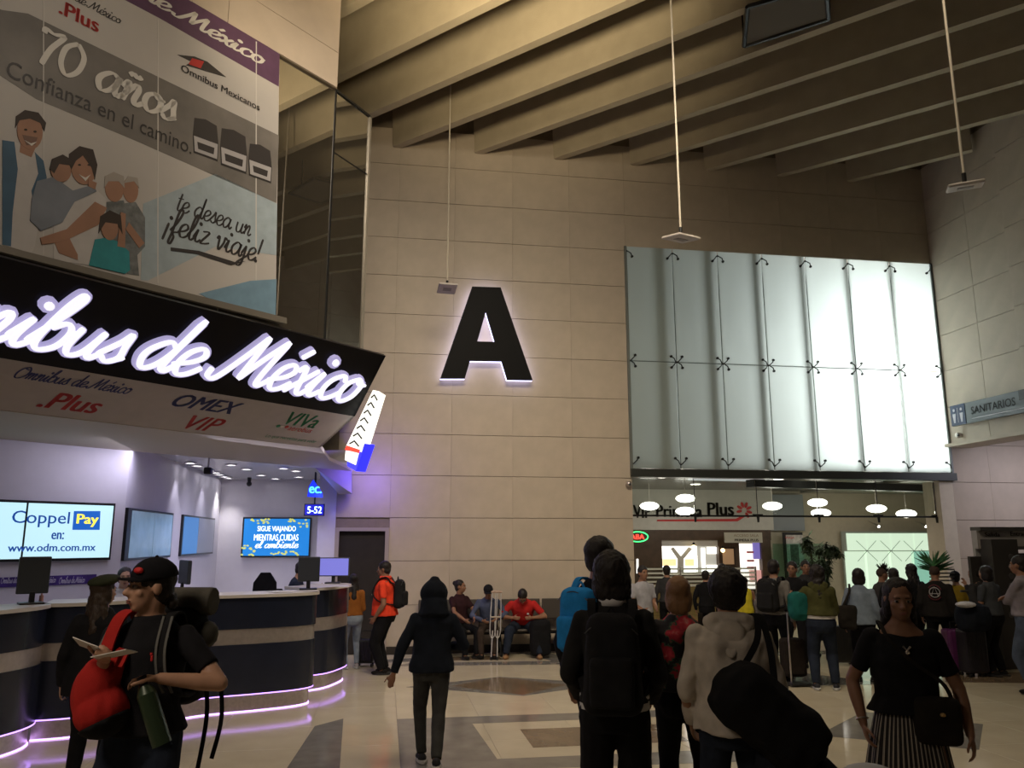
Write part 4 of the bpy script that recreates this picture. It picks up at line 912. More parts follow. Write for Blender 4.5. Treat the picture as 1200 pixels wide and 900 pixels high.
# office chair backs
def chair_back(px_, ytop, f, label):
    c = fwd(px_, ytop, f); g0 = Vector((c.x, c.y, 0)); o = thing('office_chair', label, 'chair', g0)
    H = c.z
    b = NB(); pts = [g0 + Vector((-.2, 0, .75)), g0 + Vector((.2, 0, .75)), g0 + Vector((.17, 0, H - .15)), g0 + Vector((.07, 0, H)), g0 + Vector((-.07, 0, H)), g0 + Vector((-.17, 0, H - .15))]; prism(pts, (0, .06, 0), b); obj('backrest', b, cloth('chair_black', (.012, .012, .014)), o)
    b = NB(); box(b, g0 + Vector((0, -.2, .5)), (.46, .44, .08), None, .03); obj('seat', b, MATS['chair_black'], o)
    b = NB(); tube(b, [g0 + Vector((0, -.2, .08)), g0 + Vector((0, -.2, .46))], .025); obj('column', b, darkM, o); b = NB(); tube(b, [g0 + Vector((0, -.1, .5)), g0 + Vector((0, .06, .6)), g0 + Vector((0, .06, .9))], .02); obj('bracket', b, darkM, o)
    for i in range(5):
        a_ = i * 1.2566; b = NB(); e = g0 + Vector((.26 * math.cos(a_), -.2 + .26 * math.sin(a_), .04)); tube(b, [g0 + Vector((0, -.2, .09)), e], .018); ell(b, e, .03); obj('leg', b, darkM, o)
chair_back(311, 671, 12.6, 'black office chair with a tapered back behind the long counter')
chair_back(325, 690, 13.6, 'lower black office chair beside the clerk')

# ---- backlit letter A
FAw = Frame((0, WY, 0), (1, 0, 0), (0, 0, 1))
la = thing('wall_letter', 'giant black letter A with pale violet backlighting on the stone wall', 'letter sign', yp(568, 447, WY - .1))
def letterA(n0, n1, grow=0.0):
    bm = NB()
    L = lambda x, y: FAw.px(x, y)
    out = [L(515, 446), L(552, 339.5), L(585, 340.5), L(622, 448)]
    a0, a1, a2, a3 = out
    foot1 = L(543.5, 446); foot2 = L(592.5, 447.5); cr1 = L(549.5, 425.5); cr2 = L(586, 426)
    h1, h2, h3 = L(567.8, 369), L(558, 403), L(578, 403.5)
    quads = [(a0, foot1, cr1, h2, L(538, 379)), ]
    # three solid pieces: left leg, right leg, bar, apex
    polys = [[a0, foot1, cr1, h2, h1, a1], [a3, a2, h1, h3, cr2, foot2], [cr1, cr2, h3, h2], [a1, h1, a2]]
    for pl in polys: FAw.poly(pl, n0, n1, bm)
    bmesh.ops.remove_doubles(bm, verts=bm.verts[:], dist=.0005)
    return bm
obj('face', letterA(.16, .20), mat('letter_black', (.006, .006, .006), .5, spec=.1), la)
obj('light_box', letterA(.06, .159), emis('letter_halo', (.66, .64, 1.0), 2.6), la)
for u_ in (1.15, 2.38): obj('spacer', FAw.rect(u_ - .02, u_ + .02, 4.95, 4.99, 0, .06), darkM, la)

# ---- hanging rod speakers
def hanger(px, py, f, size, az, tilt, label):
    c = fwd(px, py, f); o = thing('hanging_antenna', label, 'hanging device', c, None)
    Rm = Matrix.Rotation(az, 3, 'Z') @ Matrix.Rotation(tilt, 3, 'X')
    b = NB(); box(b, c, (size, size, .035), Rm, .012); obj('panel', b, mat('device_white', (.50, .46, .42), .5), o)
    b = NB(); box(b, c - Rm @ Vector((0, 0, .02)), (size * .45, size * .3, .006), Rm); obj('vent', b, mat('device_grey', (.28, .26, .24), .6), o)
    b = NB(); tube(b, [c + Vector((0, 0, .02)), (c.x, c.y, c.z + .14)], .022, 8); obj('bracket', b, darkM, o)
    b = NB(); tube(b, [(c.x, c.y, c.z + .12), (c.x, c.y, 10.4)], .013, 8); obj('rod', b, mat('rod_white', (.55, .50, .40), .5), o)
hanger(798, 279, 9.3, .34, R(20), R(10), 'square white device on a long rod in front of the frosted glazing')
hanger(1131, 218, 7.6, .33, R(-35), R(12), 'square white device on a long rod, rightmost and nearest the camera')
hanger(524, 338, 13.1, .32, R(5), R(-14), 'square white device on a thin rod left of the letter A')
# dome camera on the wall edge
c = yp(737, 567, WY - .06); o = thing('wall_camera', 'small round camera on the stone wall left of the opening', 'camera', c); b = NB(); frust(b, (c.x, WY, c.z), (c.x, WY - .05, c.z), .05, .05); obj('mount', b, steel, o); b = NB(); ell(b, c, .055); obj('dome', b, steel, o, smooth=180); b = NB(); ell(b, c - Vector((0, .04, .01)), .025); obj('lens', b, blackP, o)
c = Vector((WX - .05, 13.9, 3.87)); c = OC + ray(1123, 510) * ((WX - .06) / ray(1123, 510).x); o = thing('wall_camera', 'round camera under the restroom sign on the right wall', 'camera', c); b = NB(); frust(b, (WX, c.y, c.z), (WX - .05, c.y, c.z), .045, .045); obj('mount', b, steel, o); b = NB(); ell(b, c, .06); obj('dome', b, steel, o, smooth=180); b = NB(); ell(b, c - Vector((.03, .04, .01)), .025); obj('lens', b, blackP, o)
# SANITARIOS sign
FW = Frame((WX - .14, 0, 0), (0, -1, 0), (0, 0, 1))
o = thing('restroom_sign', 'long grey restroom sign with a blue pictogram end on the right wall', 'sign', (WX - .14, 12.8, 4.1))
uL = FW.px(1115, 490)[0]; uR = -11.2; z0, z1 = 4.12, 4.52
obj('board', FW.rect(uL, uR, z0, z1, -.06, 0), mat('sign_grey', (.10, .12, .13), .35), o)
uM = FW.px(1132, 490)[0]; obj('pictogram_panel', FW.rect(uL, uM, z0, z1, 0, .01), mat('sign_blue', (.010, .03, .09), .4), o)
sw = mat('sign_white', (.55, .55, .6), .5)
b = NB()
for q in (.25, .75):
    uc = uL + (uM - uL) * q; FW.poly([(uc + .03 * math.cos(i * .785), (z0 + z1) / 2 + .1 + .03 * math.sin(i * .785)) for i in range(8)], .011, .014, b); FW.poly([(uc - .045, 4.17 + .18), (uc + .045, 4.35), (uc + .03, 4.24), (uc + .02, 4.17), (uc - .02, 4.17), (uc - .03, 4.24)], .011, .014, b)
uc = (uL + uM) / 2; FW.poly([(uc - .006, 4.17), (uc + .006, 4.17), (uc + .006, 4.46), (uc - .006, 4.46)], .011, .014, b)
obj('pictogram', b, sw, o)
uT = FW.px(1139, 490)[0]; uE = FW.px(1190, 470)[0]; text(FW, 'SANITARIOS', 'lettering', mat('sign_dark_ink', (.015, .017, .02), .5), o, uT, 4.27, uE - uT, .15, n=.003, bold=.01)
obj('line', FW.rect(uT, uR, 4.19, 4.20, .0, .004), sw, o); obj('pictogram_panel', FW.rect(FW.px(1195, 470)[0], uR, 4.34, z1, 0, .01), blackP, o)
# bulkhead edge below the right wall
struct('trim_4', bx(WX - .12, WX + .5, 3.5, WY, 3.74, 3.8), stone)
for z_ in ():
    pass
# turnstile gate at right
gt = thing('turnstile_gate', 'full-height grey turnstile gate with exit and entrance signs at the right edge', 'turnstile', gp(1175, 785))
gpos = gp(1166, 786); YG = 11.6
FGt = Frame((0, YG, 0), (1, 0, 0), (0, 0, 1))
def FGr(x0, y0, x1, y1, n0, n1): a = FGt.px(x0, y1); c = FGt.px(x1, y0); return FGt.rect(a[0], c[0], a[1], c[1], n0, n1)
gsteel = mat('gate_grey', (.11, .105, .10), .4, .5, .1, 20); gd = mat('gate_dark', (.06, .055, .05), .5, .4)
obj('header', FGr(1140, 622, 1260, 643, 0, .12), mat('gate_header', (.42, .40, .38), .5, .1), gt); obj('header_edge', FGr(1138, 618, 1260, 622, -.02, .2), gsteel, gt)
FG4 = Frame((0, YG - .12, 0), (1, 0, 0), (0, 0, 1))
ptext(FG4, 'Salida', 'lettering', ink, gt, (1154, 628.5), (1172, 629), 5, n=.004, bold=.02); ptext(FG4, 'Entrada', 'lettering', ink, gt, (1184, 628), (1206, 628), 5, n=.004, bold=.02)
obj('post', FGr(1159, 632, 1172, 786, .1, .35), gd, gt)
b = NB()
for k in range(7):
    p = FGt.px(1165, 652 + k * 11); frust(b, FGt.w(p[0], p[1], .35), FGt.w(p[0], p[1], .365), .045, .045, 12)
obj('lamp_ring', b, gsteel, gt)
for y_ in (640, 655, 700, 740): obj('cross_bar', FGr(1172, y_, 1260, y_ + 4, .1, .16), gsteel, gt)
obj('panel', FGr(1173, 648, 1260, 700, 0, .08), gd, gt); obj('side_panel', FGr(1141, 643, 1158, 652, 0, .05), mat('gate_pale', (.4, .4, .38), .4), gt)
obj('display', FGr(1176, 652, 1192, 662, .085, .1), emis('gate_red', (.85, .12, .04), .9), gt); obj('poster', FGr(1174, 664, 1186, 684, .085, .09), mat('gate_poster', (.35, .25, .24), .5, 0, .4, 20), gt)
for x_ in (1148, 1190, 1215): obj('post', FGr(x_, 652, x_ + 5, 786, 0, .06), gd, gt)
obj('rail', FGr(1125, 691, 1160, 694, .0, .03), gsteel, gt); 
for k in range(4): obj('rail', FGr(1119, 668 + k * 4.5, 1148, 670 + k * 4.5, -.6, -.57), gsteel, gt)
# plants
leafM = mat('leaf', (.035, .06, .025), .6, 0, .4, 20); stemM = mat('stem', (.06, .045, .025), .8)
g0 = fwd(962, 700, 17.6); g0.z = 0
pl = thing('potted_plant', 'tall leafy potted plant in front of the cream wall', 'plant', g0)
b = NB(); frust(b, g0, g0 + Vector((0, 0, .4)), .2, .26, 16); obj('pot', b, mat('pot_brown', (.08, .05, .03), .6), pl)
b = NB(); lf = NB()
for k in range(9):
    a_ = k * 2.4; top = g0 + Vector((.32 * math.cos(a_) * (0.4 + .6 * random.random()), .3 * math.sin(a_), 1.25 + .75 * random.random())); pts = crom([g0 + Vector((0, 0, .4)), g0.lerp(top, .6) + Vector((0, 0, .15)), top, top + Vector((.14 * math.cos(a_), .1 * math.sin(a_), -.15))], 5); tube(b, pts, .008, 5)
    for p in pts[4:]:
        for j in range(11):
            d = Vector((random.uniform(-1, 1), random.uniform(-1, 1), random.uniform(-1, .2))).normalized(); s = d.cross(Vector((0, 0, 1))).normalized() * .03; L2 = random.uniform(.14, .24)
            vs = [lf.verts.new(q) for q in (p, p + d * L2 * .5 + s, p + d * L2, p + d * L2 * .5 - s)]; lf.faces.new(vs)
obj('stem', b, stemM, pl); o = obj('foliage', lf, leafM, pl); o['kind'] = 'stuff'

# ---- bench against the back wall
bc = thing('bench', 'dark metal bench against the stone wall under the seated people', 'bench', (1.9, 13.95, 0))
bmt = mat('bench_metal', (.07, .06, .05), .45, .4)
for i in range(4):
    x0 = .62 + i * .72
    b = NB(); box(b, (x0 + .34, 13.93, .42), (.68, .42, .04), None, .015); obj('seat', b, bmt, bc); b = NB(); box(b, (x0 + .34, 14.17, .74), (.68, .04, .34), Matrix.Rotation(R(-8), 3, 'X'), .012); obj('backrest', b, bmt, bc)
    b = NB(); box(b, (x0 + .34, 14.21, .86), (.66, .01, .01)); obj('trim', b, steel, bc)
b = NB(); box(b, (2.0, 13.98, .37), (2.9, .06, .06)); obj('rail', b, darkM, bc)
for x_ in (.7, 2.0, 3.35):
    b = NB(); tube(b, [(x_, 13.75, .02), (x_, 13.98, .37), (x_, 14.2, .02)], .022); obj('leg', b, darkM, bc)

# ============================================================ PEOPLE
def ik(Sx, T, a, b, pole):
    Sx = Vector(Sx); T = Vector(T); d = T - Sx; L = d.length
    if L > (a + b) * .995: T = Sx + d.normalized() * (a + b) * .995; d = T - Sx; L = d.length
    x = (a * a - b * b + L * L) / (2 * L); h = math.sqrt(max(a * a - x * x, 0)); u = d.normalized(); p = Vector(pole); p = (p - u * p.dot(u)).normalized()
    return Sx + u * x + p * h, T
skinM = lambda c: mat('skin_%02d%02d' % (int(c[0] * 99), int(c[1] * 99)), c, .5, 0, .08, 12, .05, 300, spec=.35)
TAN = (.36, .19, .115); BROWN = (.24, .12, .07); PALE = (.46, .27, .18)
def elring(c, rx, ry, ax, n=16, tw=0.0):
    # ring in plane spanned by local X and depth direction
    return [c + Vector((math.cos(2 * math.pi * i / n) * rx, math.sin(2 * math.pi * i / n) * ry * math.cos(ax), -math.sin(2 * math.pi * i / n) * ry * math.sin(ax))) for i in range(n)]
def hand_bm(bm, wrist, d, pn, side, k, curl=.5, spread=.12, thumb=1.0):
    """wrist, d: pointing direction, pn: palm normal, side: towards the thumb"""
    d = d.normalized(); pn = (pn - d * pn.dot(d)).normalized(); sd = d.cross(pn).normalized()
    if sd.dot(side) < 0: sd = -sd
    pc = wrist + d * .045 * k
    Rm = Matrix((sd, d, pn)).transposed()
    ell(bm, pc, (.040 * k, .050 * k, .017 * k), Rm, 2)
    for i, (o_, L) in enumerate(((.030, .072), (.010, .080), (-.011, .074), (-.030, .058))):
        b0 = wrist + d * .075 * k + sd * o_ * k; dd = (d + sd * (o_ * 4 * spread)).normalized(); p = b0; ang = curl * .5
        for j, f in enumerate((.45, .32, .23)):
            dir_ = dd * math.cos(ang) + pn * math.sin(ang); q = p + dir_ * L * f * k; caps(bm, p, q, (.0092 - .001 * j) * k, (.0085 - .001 * j) * k, 8); p = q; ang += curl
    b0 = wrist + d * .025 * k + sd * .030 * k; p = b0; ang = .75
    for f in (.035, .030, .024):
        dir_ = (d * math.cos(ang) + sd * math.sin(ang) + pn * .35 * thumb).normalized(); q = p + dir_ * f * k; caps(bm, p, q, .0115 * k, .0098 * k, 8); p = q; ang -= .28
def person(label, pos, az, H=1.65, P=None, top=None, pants=None, hair=None, skin=TAN, group=None, vox=.014, face=True, name='person', extras=None):
    """local frame: +Y ahead, +X to the right; az measured clockwise from +Y of the room"""
    P = P or {}; k = H / 1.75 * 1.07; W = P.get('build', 1.0); g = P.get('girth', 1.0)
    o = thing(name, label, 'person', (pos[0], pos[1], 0), group, az)
    M = WM[o.name]
    pz = P.get('pz', .52 * H); pel = Vector((0, P.get('py', 0), pz)); pitch = P.get('pitch', 0.03); roll = P.get('roll', 0)
    dz = pz - .52 * H
    def B(p, f=1.0):
        # p given in the upright body standing at z (fractions scaled), bent about the pelvis
        p = Vector((p[0], p[1] + pel.y, p[2] + dz)); q = p - pel; a = pitch * f
        q = Matrix.Rotation(-a, 3, 'X') @ q; q = Matrix.Rotation(roll * f, 3, 'Y') @ q
        return q + pel
    def rings(spec, off=0.0, sx=1.0):
        out = []
        for (z, rx, ry, y) in spec:
            f = min(1, max(0, (z - .50) / .16)); c = B((0, y * H, z * H), f); out.append(elring(c, (rx * H * W + off) * sx, (ry * H * W * g + off), pitch * f))
        return out
    torso = [(.455, .070, .055, 0), (.50, .095, .066, 0), (.54, .097, .066, 0), (.60, .084, .058, .004), (.66, .088, .062, .004), (.72, .100, .068, .002), (.77, .104, .064, -.004), (.805, .090, .052, -.008), (.826, .062, .042, -.008), (.85, .038, .036, -.004)]
    if P.get('female'): torso = [(.455, .074, .058, 0), (.50, .102, .070, -.004), (.54, .098, .068, -.002), (.60, .074, .054, .002), (.66, .078, .058, .004), (.72, .090, .074, .008), (.77, .092, .062, -.002), (.803, .078, .048, -.008), (.824, .054, .038, -.008), (.85, .034, .034, -.004)]
    shx = (.102 if not P.get('female') else .090) * H * W
    hx = .052 * H
    body = NB(); loft(body, rings(torso))
    neckb = B((0, -.006 * H, .845 * H)); hc_ = B((0, P.get('hy', .012) * H, .922 * H)); hyaw = P.get('hyaw', 0); hp = P.get('hpitch', 0); hr_ = P.get('hroll', 0)
    HR = Matrix.Rotation(-hyaw, 3, 'Z') @ Matrix.Rotation(-hp, 3, 'X') @ Matrix.Rotation(hr_, 3, 'Y')
    def Hd(p): return hc_ + HR @ (Vector(p) * k)
    caps(body, neckb - Vector((0, 0, .02)), Hd((0, -.02, -.06)), .036 * H * .95 * (W ** .5), .034 * H * (W ** .5), 12)
    ell(body, Hd((0, -.014, .028)), (.073 * k, .092 * k, .086 * k), HR, 3)
    ell(body, Hd((0, .026, -.030)), (.057 * k, .060 * k, .083 * k), HR, 3)
    ell(body, Hd((0, .052, -.088)), (.027 * k, .024 * k, .020 * k), HR)
    ell(body, Hd((0, .006, -.075)), (.047 * k, .05 * k, .025 * k), HR)
    caps(body, Hd((0, .082, .010)), Hd((0, .104, -.026)), .009 * k, .0135 * k)
    for sx in (-1, 1):
        ell(body, Hd((sx * .076, -.008, -.006)), (.010 * k, .022 * k, .032 * k), HR)
        ell(body, Hd((sx * .040, .058, -.022)), (.022 * k, .018 * k, .02 * k), HR); ell(body, Hd((sx * .012, .094, -.030)), .008 * k)
    caps(body, Hd((-.036, .078, .026)), Hd((.036, .078, .026)), .010 * k, .010 * k); ell(body, Hd((0, .080, -.062)), (.024 * k, .012 * k, .011 * k), HR)
    J = {}
    ua, fa = .172 * H, .150 * H
    for s_, nm in ((1, 'r'), (-1, 'l')):
        sh_ = B((s_ * shx, -.008 * H, .788 * H)); J['s' + nm] = sh_
        T = P.get('h' + nm, (s_ * .15, .02, .485)); T = Vector((T[0] * H, T[1] * H, T[2] * H)) + (Vector((0, 0, dz)) if 'h' + nm not in P else Vector())
        el, wr = ik(sh_, T, ua, fa, P.get('e' + nm, (s_ * .5, -1, -.3))); J['e' + nm], J['w' + nm] = el, wr
        caps(body, sh_, el, .029 * H * W, .0215 * H * W); caps(body, el, el.lerp(wr, .35), .0215 * H * W, .0225 * H * W); caps(body, el.lerp(wr, .35), wr, .0225 * H * W, .0150 * H)
        d = (wr - el).normalized(); hd = Vector(P['d' + nm]) if 'd' + nm in P else d
        pn = Vector(P.get('n' + nm, (-s_, 0, 0))); hand_bm(body, wr, hd, pn, Vector(P.get('t' + nm, (0, 1, 0))), H / 1.72, P.get('c' + nm, .45))
    for s_, nm in ((1, 'r'), (-1, 'l')):
        hp_ = pel + Vector((s_ * hx, 0, -.015 * H)); T = P.get('f' + nm, (s_ * .062, 0, .045)); T = Vector((T[0] * H, T[1] * H, T[2] * H))
        kn, an = ik(hp_, T, .245 * H, .238 * H, P.get('k' + nm, (s_ * .12, 1, 0))); J['p' + nm], J['k' + nm], J['a' + nm] = hp_, kn, an
        caps(body, hp_, kn, .051 * H * W, .033 * H * W); caps(body, kn, kn.lerp(an, .35), .033 * H, .033 * H * W); caps(body, kn.lerp(an, .35), an, .033 * H * W, .021 * H)
        ft = Vector(P.get('g' + nm, (s_ * .12, 1, 0))).normalized(); J['g' + nm] = ft; caps(body, an - Vector((0, 0, .02 * H)), an + ft * .075 * H - Vector((0, 0, .028 * H)), .018 * H, .014 * H)
    bo = obj('body', mul(remesh(body, vox, 3), M), skinM(skin), o, smooth=180)
    seed = random.random() * 50
    def wr_(amp, fr=9):
        def f(c): return amp * k * (noise.noise(Vector((c.x * fr, c.y * fr, c.z * fr * .55 + seed))) + .5 * noise.noise(Vector((c.x * fr * 2.3, c.y * fr * 2.3, c.z * fr * 1.6 + seed))))
        return f
    # ---- face
    dkm = mat('eye_dark', (.01, .007, .005), .3)
    if face:
        ew_ = mat('eye_white', (.30, .26, .23), .3)
        for sx in (-1, 1):
            b = NB(); ell(b, Hd((sx * .030, .0735, .004)), (.0125 * k, .0115 * k, .0085 * k), HR, 2); e = obj('eye', mul(b, M), ew_, o, smooth=180)
            b = NB(); ell(b, Hd((sx * .030, .0825, .004)), (.0068 * k, .0042 * k, .0068 * k), HR, 2); obj('iris', mul(b, M), dkm, e)
            b = NB(); caps(b, Hd((sx * .016, .0885, .024)), Hd((sx * .046, .077, .023)), .0036 * k, .0024 * k, 6); obj('eyebrow', mul(b, M), mat('brow', (.02, .012, .008), .8), o)
        b = NB(); ell(b, Hd((0, .088, -.0585)), (.021 * k, .007 * k, .0045 * k), HR); ell(b, Hd((0, .087, -.067)), (.018 * k, .007 * k, .005 * k), HR); obj('mouth', mul(b, M), mat('lips', (.22, .085, .065), .45), o)
    # ---- hair
    hs = hair or {}
    st = hs.get('style', 'short'); hm = mat('hair_%s' % hs.get('name', 'black'), hs.get('color', (.012, .009, .008)), .55, 0, .35, 9, .5, 120, spec=.4, stretch=(1, 1, .25))
    if st != 'none':
        b = NB(); v = hs.get('vol', 1.0)
        if st == 'spiky_only':
            NS = 64 if hs.get('fan') else 30
            for i in range(NS):
                t = i / (NS - 1); a_ = -.5 + t * 2.2; bs = Vector((random.uniform(-.012, .012), .075 * math.cos(a_ + .4), .03 + .085 * math.sin(a_ + .4))); n_ = Vector((random.uniform(-.28, .28), bs.y * .9, max(bs.z, .0) + .01)).normalized(); L = hs.get('len', .1) * random.uniform(.8, 1.1)
                frust(b, Hd(bs), Hd(bs + n_ * L), (.022 if hs.get('fan') else .017) * k, .003 * k, 6)
            obj('hair', mul(b, M), hm, o)
        else:
            ell(b, Hd((0, -.022 - (.005 if st in ('long', 'bun') else 0) - .05 * (v - 1), .038)), (.083 * k * v, .096 * k * v, .090 * k * v), HR, 3)
            ell(b, Hd((0, -.045, -.015)), (.074 * k * v, .062 * k * v, .075 * k), HR, 3)
            if st in ('bob', 'long', 'wavy'):
                for sx in (-1, 1): ell(b, Hd((sx * .062 * v, -.022, -.035)), (.030 * k, .052 * k, .085 * k), HR, 2)
                ell(b, Hd((0, -.065, -.060)), (.080 * k * v, .045 * k, .085 * k), HR, 2)
            if st in ('long', 'wavy'):
                e = Hd((0, -.06, -.1)); q = B((0, -.055 * H, .74 * H)); caps(b, e, q, .062 * k * v, .05 * k, 12)
                for sx in (-1, 1): caps(b, Hd((sx * .06, -.05, -.08)), B((sx * .045 * H, -.045 * H, .73 * H)), .040 * k, .028 * k)
            if st == 'afro': ell(b, Hd((0, -.03, .03)), (.11 * k, .115 * k, .11 * k), HR, 3)
            if st == 'bun': ell(b, Hd((0, -.11, .06)), .045 * k)
            amp = .004 if st != 'wavy' else .010
            hb = remesh(b, max(.008, vox * .75), 2, wr_(amp * (1.6 if v > 1.05 else 1), 45)); obj('hair', mul(hb, M), hm, o, smooth=180)
        if st == 'spiky_only' or hs.get('stubble'):
            b = NB(); ell(b, Hd((0, -.020, .034)), (.077 * k, .092 * k, .086 * k), HR, 3); obj('shaved_hair', mul(b, M), mat('hair_stubble', (.05, .03, .022), .9), o, smooth=180)
    if hs.get('beard'):
        b = NB(); ell(b, Hd((0, .036, -.070)), (.052 * k, .055 * k, .046 * k), HR, 3); obj('beard', mul(b, M), hm, o, smooth=180)
    # ---- lower clothing
    pa = pants or {}; kind = pa.get('kind', 'trousers'); pm = cloth(pa.get('m', 'trousers_black'), pa.get('c', (.012, .012, .013)), .25, 10)
    lz = pa.get('loose', 1.0)
    if kind in ('trousers', 'shorts'):
        b = NB(); fx = 1.06 if P.get('female') else 1.0; loft(b, rings([(.452, .080 * lz ** .5, .064, 0), (.50, .104 * fx, .076 * fx, -.002), (.545, .104 * fx, .076 * fx, -.001), (.585, .097, .069, .002)], .007))
        for nm in 'rl':
            hp_, kn, an = J['p' + nm], J['k' + nm], J['a' + nm]
            caps(b, hp_, kn, .058 * H * W * (lz ** .4), .041 * H * W * lz)
            if kind == 'trousers': frust(b, kn, an - (an - kn).normalized() * 0.0, .041 * H * W * lz, .031 * H * lz, 14); ell(b, kn, .041 * H * W * lz)
        obj('trousers', mul(remesh(b, vox, 3, wr_(.006, 10)), M), pm, o, smooth=180)
    if kind == 'skirt':
        b = NB(); n = 96; rr = []
        for i in range(24):
            t = i / 23; z = .60 - t * (.60 - pa.get('hem', .06)); rx = (.088 + .095 * t ** .8) * H; ry = (.068 + .085 * t ** .8) * H
            c = Vector((.012 * math.sin(t * 3) * H, pel.y, z * H)); ring = []
            for j in range(n):
                a_ = 2 * math.pi * j / n; f = 1 + (.012 + .09 * t) * math.sin(a_ * 11 + 1.2 * math.sin(t * 4)) * (.6 + .4 * math.sin(a_ * 3)); ring.append(c + Vector((math.cos(a_) * rx * f, math.sin(a_) * ry * f, 0)))
            rr.append(ring)
        loft(b, rr); so = obj('skirt', mul(b, M), pa['mat'](M) if callable(pa.get('mat')) else pm, o, smooth=60)
    if pa.get('belt'):
        b = NB(); loft(b, rings([(.575, .101, .074, .002), (.592, .101, .074, .002)])); obj('belt', mul(b, M), mat('belt', (.03, .018, .01), .5), o)
    # ---- top
    tp = top or {}; tm = tp.get('mat') or cloth(tp.get('m', 'top_black'), tp.get('c', (.012, .012, .013)), .2, 9)
    off = tp.get('off', .011) * k; hem = tp.get('hem', .54); sl = tp.get('sleeve', 1.0); tl = tp.get('loose', 1.0)
    fq = 1.07 if P.get('female') else 1.0
    spec = [(hem, .109 * tl * fq, .087 * tl, 0)] + [(z, max(rx * (1.10 if z < .6 else 1), .088 if z < .7 else rx) * (tl if z < .79 else 1), max(ry, .084 - .10 * max(0, z - .55) if z < .7 else ry) * (tl if z < .79 else 1), y) for z, rx, ry, y in torso if hem + .02 < z < (.835 if tp.get('neck', 'crew') != 'low' else .815)]
    b = NB(); loft(b, rings(spec, off))
    if tp.get('neck', 'crew') == 'crew': loft(b, rings([(.825, .060, .042, -.008), (.846, .042, .037, -.006)], off * .6))
    for nm in 'rl':
        sh_, el, wr = J['s' + nm], J['e' + nm], J['w' + nm]; r0, r1, r2 = .031 * H * W + off * .5, .027 * H * W + off * .6, .019 * H + off * .7
        if sl <= 0: continue
        ell(b, sh_, r0 * 1.02)
        if sl < 1: frust(b, sh_, sh_.lerp(el, min(sl * 2, 1)), r0, r0 * (1 - sl * .3), 14); ell(b, sh_.lerp(el, .02), r0)
        if sl >= .5: frust(b, sh_, el, r0, r1, 14); ell(b, el, r1); 
        if sl > .5: frust(b, el, el.lerp(wr, (sl - .5) * 2 * .97), r1, r1 + (r2 - r1) * (sl - .5) * 2, 14)
    to = obj(tp.get('name', 'shirt'), mul(remesh(b, vox, 3, wr_(tp.get('wr', .011), 8)), M), tm, o, smooth=180)
    if tp.get('collar'):
        b = NB(); loft(b, rings([(.832, .046, .042, -.008), (.862, .040, .039, -.004)], .006)); obj('collar', mul(b, M), tp['collar'], o, smooth=180)
    if tp.get('under'):
        b = NB(); loft(b, rings([(hem - .022, .106, .084, 0), (hem + .02, .106, .084, 0)], off)); obj('undershirt', mul(b, M), tp['under'], o, smooth=60)
    if tp.get('hood') == 'down':
        b = NB(); [caps(b, B((sx * .062 * H, -.020 * H, .835 * H)), B((0, -.080 * H, .735 * H)), .024 * H, .013 * H) for sx in (-1, 1)]; ell(b, B((0, -.062 * H, .800 * H)), (.050 * H, .016 * H, .045 * H), None, 3); caps(b, B((-.05 * H, -.03 * H, .845 * H)), B((.05 * H, -.03 * H, .845 * H)), .022 * H, .022 * H)
        obj('hood', mul(remesh(b, .010, 3, wr_(.005, 12)), M), tm, o, smooth=180)
    if tp.get('hood') == 'up':
        b = NB(); ell(b, Hd((0, -.02, .015)), (.135 * k, .135 * k, .125 * k), HR, 3); frust(b, Hd((0, -.03, .05)), Hd((.01, -.05, .165)), .118 * k, .030 * k, 14); ell(b, Hd((0, -.02, -.08)), (.130 * k, .115 * k, .085 * k), HR, 3); ell(b, B((0, -.02 * H, .815 * H)), (.095 * H, .065 * H, .035 * H), None, 3); frust(b, Hd((0, -.02, -.06)), B((0, -.02 * H, .80 * H)), .128 * k, .088 * H, 16)
        obj('hood', mul(remesh(b, .010, 12, wr_(.006, 12)), M), tm, o, smooth=180)
    # ---- shoes
    shc = P.get('shoe', (.012, .011, .010)); sole = P.get('sole', (.02, .02, .02))
    for nm in 'rl':
        an, ft = J['a' + nm], J['g' + nm]; b = NB(); up = Vector((0, 0, 1)); a0 = an - ft * .02 * H - up * .018 * H
        Rm = Matrix((ft.cross(up), ft, up)).transposed()
        ell(b, a0 + ft * .0 * H, (.026 * H, .034 * H, .026 * H), Rm, 2); ell(b, a0 + ft * .055 * H - up * .006 * H, (.029 * H, .062 * H, .020 * H), Rm, 2)
        s_o = obj('shoe', mul(remesh(b, .008, 2), M), cloth('shoe_%02d%02d' % (shc[0] * 99, shc[1] * 99), shc), o, smooth=180)
        if shc != sole:
            b = NB(); ring = [a0 + ft * (.022 + .082 * math.cos(t)) * H + ft.cross(up) * .030 * H * math.sin(t) for t in [i * math.pi / 8 for i in range(16)]]
            prism([Vector((p.x, p.y, max(an.z - .040 * H, 0.001))) for p in ring], (0, 0, .014 * H), b); obj('sole', mul(b, M), mat('sole_%02d' % (sole[0] * 99), sole, .6), s_o)
    J.update(dict(M=M, B=B, Hd=Hd, HR=HR, k=k, H=H, o=o, W=W, rings=rings)); return J
def stand(px, ytop, f, az_rel=0.0, **kw):
    """world spot of a person whose crown appears at that pixel, f metres ahead; az_rel=0: back to the camera"""
    c = fwd(px, ytop, f); d = ray(px, ytop); a = math.atan2(d.x, d.y); return (c.x, c.y), a + R(az_rel), c.z
